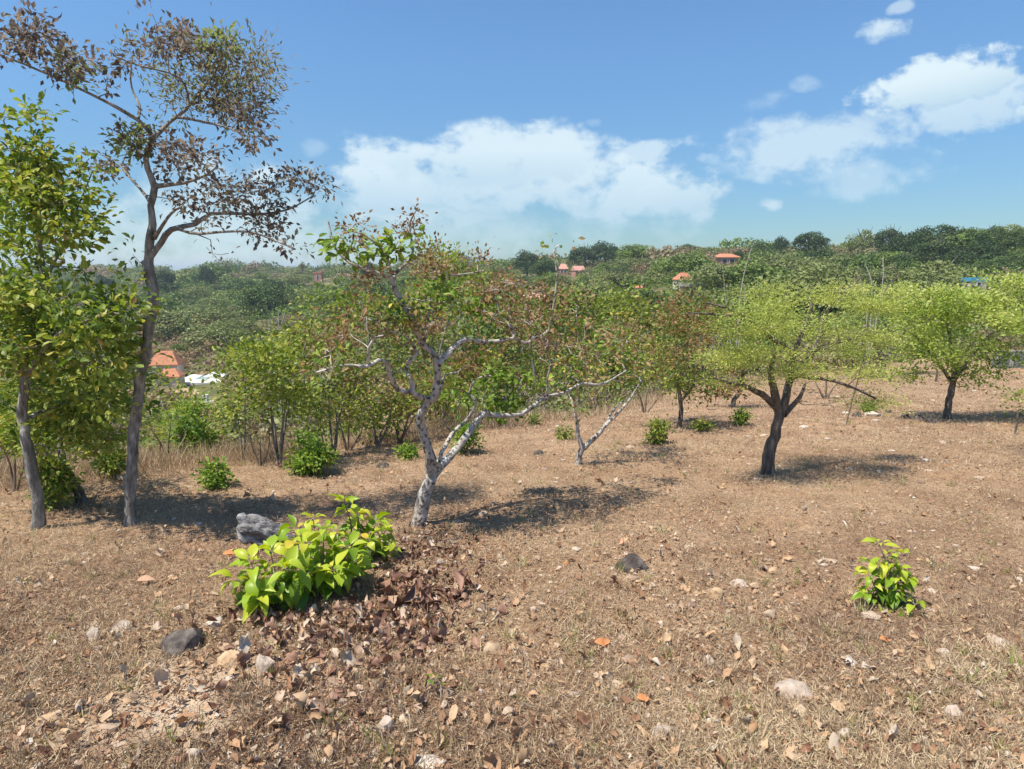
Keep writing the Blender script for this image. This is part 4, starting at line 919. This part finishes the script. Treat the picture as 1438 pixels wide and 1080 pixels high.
# the unbroken scrub cover as one mass
SM = MB()
libs = {k: [crown_arrays(560, 12, .6, .115, .38).arrays() for _ in range(4)] for k in ('a',)}
tw = [twig_arrays(14).arrays() for _ in range(3)]
def putt(arr, loc, s, sz, tint, m=0):
    v, f, r, t, mm = arr; a = rng.uniform(0, 6.28); c, si = math.cos(a), math.sin(a)
    q = np.stack([(v[:, 0]*c-v[:, 1]*si)*s, (v[:, 0]*si+v[:, 1]*c)*s, v[:, 2]*sz], -1)+loc
    SM.add(q, f, r, tint, m)
N = 7800
Y = np.exp(rng.uniform(math.log(16), math.log(420), N)); t = rng.uniform(-1.15, 1.15, N)
for yy, tt in zip(Y, t):
    x = tt*yy; e = float(edgeY(tt))
    if yy < e+3 or (yy < e+14 and rng.random() < .3) or not place_ok(x, yy): continue
    z = H(x, yy)[0]; nz = float(fbm(np.array([x*.035]), np.array([yy*.035]), 33, 2)[0]); r = rng.random()
    dryb = .50 if (tt < -.02 and 55 < yy < 122) else (.34 if tt > .3 else .08)
    if yy < 40: dryb = .3
    tint = np.clip(.30+nz*.6+rng.normal()*.12+dryb*rng.uniform(.2, 1), .08, .95)
    if tt > .25: tint = np.clip(tint, .34, .74)
    if tt > .62 and yy > 66: tint = np.clip(.12+rng.random()*.3+(rng.random() < .15)*.3, .05, .7)
    elif tt > .38 and yy > 60 and rng.random() < .3: tint = rng.uniform(.08, .25)
    if tt < -.02: tint = min(.9, tint+.10)
    s = rng.gamma(5, .22)*(1+yy/105)
    if yy < 45: s *= .75
    if r < .16 and yy < 150 and (tt < .25 or yy < 60): s = min(s, 1.3); putt(tw[int(rng.integers(3))], [x, yy, z-.1], s*1.1, s*1.3, .85, 1)
    else: putt(libs['a'][int(rng.integers(4))], [x, yy, z-.3*s], s, s*rng.uniform(.7, 1.1), tint)
SM.build('scrub', [M['lf_far'], M['twig']]); tag(bpy.data.objects['scrub'], 'unbroken green and brown scrub covering the valley and hills', 'scrub', kind='stuff')
print('scrub faces', sum(len(q) for q in SM.f))

# ------------------------------------------------------------------ houses
M['tile'] = noisemat('terracotta_roof', [(.3, (.36, .14, .075)), (.7, (.58, .27, .16))], 3, 5, .3, .05)
M['tilepink'] = noisemat('faded_pink_roof', [(.3, (.48, .22, .17)), (.7, (.68, .38, .31))], 3, 5, .3, .05)
M['wall'] = noisemat('cream_wall', [(.3, (.50, .42, .34)), (.7, (.68, .60, .51))], 1, 5, .2, .02)
M['wallpink'] = noisemat('pink_wall', [(.3, (.40, .18, .15)), (.7, (.56, .30, .25))], 1, 5, .2, .02)
M['white'] = noisemat('white_render', [(.3, (.68, .66, .62)), (.7, (.82, .80, .77))], 1, 5, .1, .02)
M['glass'] = noisemat('dark_glass', [(.3, (.02, .025, .03)), (.7, (.05, .06, .07))], 1, 2, 0, .02, rough=.2, spec=.5)
M['metal'] = noisemat('pale_sheet_roof', [(.3, (.34, .31, .29)), (.7, (.48, .45, .43))], 2, 4, .1, .02, rough=.6)
M['blue'] = noisemat('blue_tarp', [(.3, (.05, .25, .42)), (.7, (.10, .38, .55))], 2, 4, .3, .02, rough=.6)
def boxv(mb, x0, x1, y0, y1, z0, z1):
    v = [(x, y, z) for z in (z0, z1) for y in (y0, y1) for x in (x0, x1)]
    mb.add(v, [[0, 2, 3, 1], [4, 5, 7, 6], [0, 1, 5, 4], [2, 6, 7, 3], [0, 4, 6, 2], [1, 3, 7, 5]])
def house(label, px, py, Y, wpx, hpx, roofpx, roof='tile', wall='wall', kind='gable', dep=.8, rz=0., name='house', nwin=2):
    a, b = ray(px, py); x = a*Y; zt = EYE+b*Y; k = Y/F; w = wpx*k/2; h = hpx*k; rh = roofpx*k; gz = H(x, Y)[0]
    root = empty(name, (x, Y, min(gz, zt-h-rh)-.0), rz); z0 = 0; zw = (zt-rh)-root.location.z
    tag(root, label, 'house'); d = w*dep
    mb = MB(); boxv(mb, -w*.9, w*.9, -d*.9, d*.9, -.5, zw); mb.build('wall', M[wall], root)
    mb = MB(); i = 0.0 if kind == 'gable' else .55; t = .14
    v = [(-w, -d, zw), (w, -d, zw), (w, d, zw), (-w, d, zw), (-w*(1-i), 0, zw+rh), (w*(1-i), 0, zw+rh)]
    v2 = [(p[0], p[1], p[2]+t) for p in v]
    if kind == 'flat': boxv(mb, -w, w, -d, d, zw+.005, zw+max(rh, .15))
    else:
        fs = [[0, 1, 5, 4], [2, 3, 4, 5]]
        mb.add(v2, fs); mb.add(v2, [[1, 2, 5], [3, 0, 4]])
        boxv(mb, -w, w, -d, d, zw+.004, zw+t-.003)
    mb.build('roof', M[roof], root)
    for q in range(nwin):
        cx = -w*.9+(q+1)*w*1.8/(nwin+1); ww = w*.18; zb = max(zw-h*.75, 0.2); ztp = zw-h*.2
        fm = MB(); boxv(fm, cx-ww-.08, cx+ww+.08, -d*.9-.05, -d*.9-.003, zb-.08, ztp+.08); fr = fm.build('window', M['white'], root)
        pm_ = MB(); boxv(pm_, cx-ww, cx+ww, -d*.9-.07, -d*.9-.053, zb, ztp); pm_.build('pane', M['glass'], fr)
    return root
house('small house with a bright orange tiled roof between green trees', 960, 384, HY[960], 24, 11, 9, 'tile', 'wall', 'hip', rz=.3)
house('house with a pale sheet roof just below the bright orange roof', 972, 398, HY[972], 30, 15, 4, 'metal', 'wallpink', 'flat')
house('house with a long low orange roof high on the ridge', 1019, 357, HY[1019], 34, 9, 5, 'tile', 'wallpink', 'hip')
house('villa with a faded red roof left of the massive dark tree', 791, 371, HY[791], 14, 6, 7, 'tilepink', 'wallpink', 'hip')
house('second villa with a faded red roof right below the massive dark tree', 812, 374, HY[812], 16, 5, 6, 'tilepink', 'wallpink', 'gable', rz=.4)
house('long house with a pink roof behind the crooked tree', 752, 412, 75, 46, 12, 9, 'tilepink', 'wall', 'hip', nwin=3)
house('tiny square pink house on the left skyline', 447, 382, HY[447], 11, 11, 2, 'tile', 'wallpink', 'flat', nwin=1)
house('red-roofed pavilion beside the pool', 232, 494, 82, 40, 12, 18, 'tile', 'wall', 'hip', rz=.2)
house('lower red-roofed pool house nearer the terrace', 238, 519, 76, 34, 10, 10, 'tile', 'wall', 'hip', rz=.2, nwin=1)
house('tiny orange-roofed hut among the olive scrub', 897, 402, HY[897], 10, 5, 3, 'tile', 'wall', 'gable', nwin=1)
# pool terrace
def terrace():
    g = gp(283, 540); Y = g[1]; k = Y/F; root = empty('pool_terrace', g, .15); tag(root, 'pale stepped terrace with a pool in the valley clearing', 'terrace')
    mb = MB(); boxv(mb, -40*k, 26*k, 0, 9, -1.5, .25); mb.build('deck', M['white'], root)
    mb = MB(); boxv(mb, -22*k, 18*k, -7, -.003, -1.5, -.1); mb.build('lower_deck', noisemat('tan_paving', [(.3, (.36, .26, .14)), (.7, (.46, .35, .2))], 1, 4, .1, .02), root)
    mb = MB(); boxv(mb, -8*k, 20*k, 3, 7, .254, .5); mb.build('parapet', M['white'], root)
    mb = MB(); boxv(mb, -20*k, -2*k, 2.5, 6, .254, .262); mb.build('pool_water', noisemat('pool_water', [(.3, (.25, .40, .42)), (.7, (.35, .5, .5))], 1, 2, .1, .01, rough=.1, spec=.5), root)
terrace()
def person_like_statue():
    g = gp(288, 566); root = empty('garden_wall', g); tag(root, 'short white block wall below the pool terrace', 'wall')
    k = g[1]/F; mb = MB(); boxv(mb, -3*k, 3*k, 0, .5, -1.2, .9); mb.build('wall_block', M['white'], root); mb = MB(); boxv(mb, 2*k+3*k, 11*k, .1, .4, -1.2, .25); mb.build('coping', M['white'], root)
person_like_statue()
g = gp(1425, 517); gw = empty('field_wall', g); tag(gw, 'pale grey boundary wall at the right edge of the field', 'wall')
mb = MB(); k = g[1]/F; boxv(mb, -28*k, 40*k, 0, .25, -.6, 24*k); mb.build('wall_panel', noisemat('grey_blocks', [(.3, (.13, .15, .17)), (.7, (.22, .24, .26))], 1, 4, .2, .02), gw)
mb = MB()
for i in range(4): boxv(mb, (-28+22*i)*k-.08, (-28+22*i)*k+.08, -.05, -.003, -.6, 26*k)
mb.build('post', M['metal'], gw)
house('small shack with a blue roof below the long grove', 1369, 390, 62, 24, 6, 5, 'blue', 'wall', 'flat', nwin=1, name='shack')
# wooden posts of the field fence
for i, px in enumerate([1250, 1283, 1314, 1425]):
    g = gp(px, 536 if px < 1400 else 610); mb = MB(); hh = 18 if px < 1400 else 34
    tube(mb, [[0, 0, -.2], [.01, 0, hh*.5*g[1]/F], [0, .01, hh*g[1]/F]], np.array([.05, .045, .04])*(1 if px < 1400 else .4), 8, .2)
    o = mb.build('fence_post', M['bark_dark']); o.location = g.tolist()
    tag(o, ['dark wooden post behind the short dark trunk', 'dark wooden post in the field behind the pale round tree', 'dark wooden post behind the slender dark trunk', 'thin dark post near the right edge'][i], 'post', 'wooden posts in the field')

# ------------------------------------------------------------------ sky, sun, haze, camera
SUN = np.array([-.36, -.22, .90]); SUN /= np.linalg.norm(SUN)
el = math.asin(SUN[2]); az = math.atan2(SUN[0], SUN[1])
w = bpy.data.worlds.new('World'); bpy.context.scene.world = w; w.use_nodes = True
nt = w.node_tree; nt.nodes.clear(); L = nt.links
out = nt.nodes.new('ShaderNodeOutputWorld'); bg = nt.nodes.new('ShaderNodeBackground'); L.new(bg.outputs[0], out.inputs[0])
sky = nt.nodes.new('ShaderNodeTexSky'); sky.sky_type = 'NISHITA'; sky.sun_disc = False; sky.sun_elevation = el; sky.sun_rotation = az
sky.air_density = 1.0; sky.dust_density = .3; sky.ozone_density = 1.6; sky.altitude = 50
bg.inputs[1].default_value = .098
tc = nt.nodes.new('ShaderNodeTexCoord'); sp = nt.nodes.new('ShaderNodeSeparateXYZ'); L.new(tc.outputs['Generated'], sp.inputs[0])
def MA(op, a, b=None, c=None, clamp=False):
    n = nt.nodes.new('ShaderNodeMath'); n.operation = op; n.use_clamp = clamp
    for i, q in enumerate((a, b, c)):
        if q is None: continue
        if isinstance(q, (int, float)): n.inputs[i].default_value = q
        else: L.new(q, n.inputs[i])
    return n.outputs[0]
ymax = MA('MAXIMUM', sp.outputs[1], .05)
U = MA('DIVIDE', sp.outputs[0], ymax); V = MA('DIVIDE', sp.outputs[2], ymax)
cb = nt.nodes.new('ShaderNodeCombineXYZ'); L.new(U, cb.inputs[0]); L.new(V, cb.inputs[1])
def wnoise(sc, det, ro, off=0, sx=1.0, sy=1.0):
    mp = nt.nodes.new('ShaderNodeMapping'); mp.inputs['Scale'].default_value = (sx, sy, 1); mp.inputs['Location'].default_value = (off, off*.7, off*.3); L.new(cb.outputs[0], mp.inputs[0])
    n = nt.nodes.new('ShaderNodeTexNoise'); n.inputs['Scale'].default_value = sc; n.inputs['Detail'].default_value = det; n.inputs['Roughness'].default_value = ro
    L.new(mp.outputs[0], n.inputs[0]); return n.outputs[0]
nA = wnoise(9, 9, .55, 3, 1, 1.5); nB = wnoise(26, 6, .6, 8, 1, 1.4); nC = wnoise(3.2, 4, .5, 5, 1, 2)
nz = MA('ADD', MA('MULTIPLY', MA('SUBTRACT', nA, .5), 4.6), MA('MULTIPLY', MA('SUBTRACT', nB, .5), 2.4))
clouds = [  # px, py, rx, ry, rot, amount, softness
 (760, 245, 225, 58, -.05, .9, .8), (540, 252, 85, 40, 0, .9, .6), (900, 262, 100, 42, .1, .9, .6), (700, 225, 140, 42, 0, .9, .6), (600, 290, 170, 34, 0, .5, 1.), (900, 215, 50, 16, .2, .7, .5),
 (1310, 118, 105, 36, .25, 1., .35), (1340, 150, 120, 45, .15, .75, .7), (1150, 205, 165, 42, .05, .66, .9), (1200, 240, 120, 32, 0, .4, 1.), (1400, 150, 60, 25, .2, .5, .8),
 (1240, 45, 36, 18, .25, .8, .6), (1262, 12, 18, 9, .3, .5, .7), (1083, 286, 18, 10, 0, .6, .8), (1080, 142, 32, 14, .2, .35, 1.), (1134, 120, 26, 12, 0, .35, 1.), (995, 222, 22, 10, 0, .5, .9), (372, 250, 22, 16, .3, .8, .6), (836, 172, 12, 7, 0, .3, .9), (440, 210, 20, 12, 0, .25, 1.), (1436, 155, 12, 8, 0, .8, .5),
 (330, 310, 320, 75, .0, .62, 1.3), (620, 325, 330, 40, 0, .36, 1.3), (250, 365, 400, 46, 0, .65, 1.3)]
dens = None; shade = None
for px, py, rx, ry, rot, am, so in clouds:
    u0, v0 = ray(px, py); u0 = float(u0); v0 = float(v0); du = rx/F; dv = ry/F
    c, s = math.cos(rot), math.sin(rot)
    a = MA('SUBTRACT', U, u0); b = MA('SUBTRACT', V, v0)
    a2 = MA('MULTIPLY', MA('ADD', MA('MULTIPLY', a, c), MA('MULTIPLY', b, s)), 1/du); b2 = MA('MULTIPLY', MA('SUBTRACT', MA('MULTIPLY', b, c), MA('MULTIPLY', a, s)), 1/dv)
    q = MA('SUBTRACT', 1.0, MA('ADD', MA('MULTIPLY', a2, a2), MA('MULTIPLY', b2, b2)))
    q = MA('ADD', q, MA('MULTIPLY', nz, min(1.0, .7+so*.3)))
    mrn = nt.nodes.new('ShaderNodeMapRange'); mrn.interpolation_type = 'SMOOTHSTEP'; mrn.inputs[1].default_value = -.1-so*.2; mrn.inputs[2].default_value = .25+so*.85; mrn.inputs[4].default_value = am
    L.new(q, mrn.inputs[0]); m = mrn.outputs[0]
    dens = m if dens is None else MA('MAXIMUM', dens, m)
    if am > .74:
        sh = MA('MULTIPLY', m, MA('MULTIPLY', MA('SUBTRACT', .3, b2), .8, clamp=True))
        shade = sh if shade is None else MA('MAXIMUM', shade, sh)
dens = MA('MULTIPLY', dens, MA('GREATER_THAN', sp.outputs[1], .06))
tnt = nt.nodes.new('ShaderNodeMix'); tnt.data_type = 'RGBA'; tnt.blend_type = 'MULTIPLY'; tnt.inputs[0].default_value = 1; tnt.inputs[7].default_value = (.71, .96, 1.12, 1); L.new(sky.outputs[0], tnt.inputs[6])
cr = nt.nodes.new('ShaderNodeMix'); cr.data_type = 'RGBA'; cr.inputs[6].default_value = (5.2, 6.2, 6.7, 1); cr.inputs[7].default_value = (3.2, 4.6, 5.7, 1)
shv = MA('MULTIPLY', shade, MA('ADD', nC, .35), clamp=True)
L.new(shv, cr.inputs[0])
mx = nt.nodes.new('ShaderNodeMix'); mx.data_type = 'RGBA'; L.new(dens, mx.inputs[0]); hz_ = nt.nodes.new('ShaderNodeMapRange'); hz_.interpolation_type = 'SMOOTHSTEP'; hz_.inputs[1].default_value = -.05; hz_.inputs[2].default_value = .38; hz_.inputs[3].default_value = .60; hz_.inputs[4].default_value = 1.03; L.new(sp.outputs[2], hz_.inputs[0])
tn2 = nt.nodes.new('ShaderNodeVectorMath'); tn2.operation = 'SCALE'; L.new(tnt.outputs[2], tn2.inputs[0]); L.new(hz_.outputs[0], tn2.inputs['Scale'])
L.new(tn2.outputs[0], mx.inputs[6]); L.new(cr.outputs[2], mx.inputs[7])
L.new(mx.outputs[2], bg.inputs[0])

sl = bpy.data.lights.new('sun', 'SUN'); sl.energy = 4.6; sl.angle = R(.5); sl.color = (1, .94, .81)
so_ = bpy.data.objects.new('sun', sl); C.objects.link(so_); so_.rotation_euler = Vector(-SUN).to_track_quat('-Z', 'Y').to_euler(); so_.location = (0, 0, 50)

HAZE = 0.0004
if HAZE:
    mb = MB(); boxv(mb, -2600, 2600, -2600, 2600, -40, 19)
    m, n2, o2 = mat('haze_air'); pv = n2.nodes.new('ShaderNodeVolumePrincipled'); pv.inputs['Density'].default_value = HAZE; pv.inputs['Color'].default_value = (.74, .86, 1, 1); pv.inputs['Anisotropy'].default_value = .2
    n2.links.new(pv.outputs[0], o2.inputs['Volume']); m.cycles.homogeneous_volume = True if hasattr(m.cycles, 'homogeneous_volume') else None
    hz = mb.build('haze', m); tag(hz, 'thin bluish air over the valley', 'haze', kind='stuff')

cam = bpy.data.cameras.new('camera'); co = bpy.data.objects.new('camera', cam); C.objects.link(co)
cam.sensor_width = 36; cam.lens = 36*F/1438; cam.clip_end = 6000; cam.clip_start = .05
co.location = (0, 0, EYE); co.rotation_euler = (math.pi/2-PITCH, 0, 0)
S = bpy.context.scene; S.camera = co
S.view_settings.view_transform = 'Standard'; S.view_settings.look = 'None'; S.view_settings.exposure = 0.6; S.view_settings.gamma = 1
S.render.engine = 'CYCLES'; S.cycles.max_bounces = 5; S.cycles.diffuse_bounces = 2; S.cycles.transmission_bounces = 3; S.cycles.volume_bounces = 0; S.cycles.transparent_max_bounces = 8
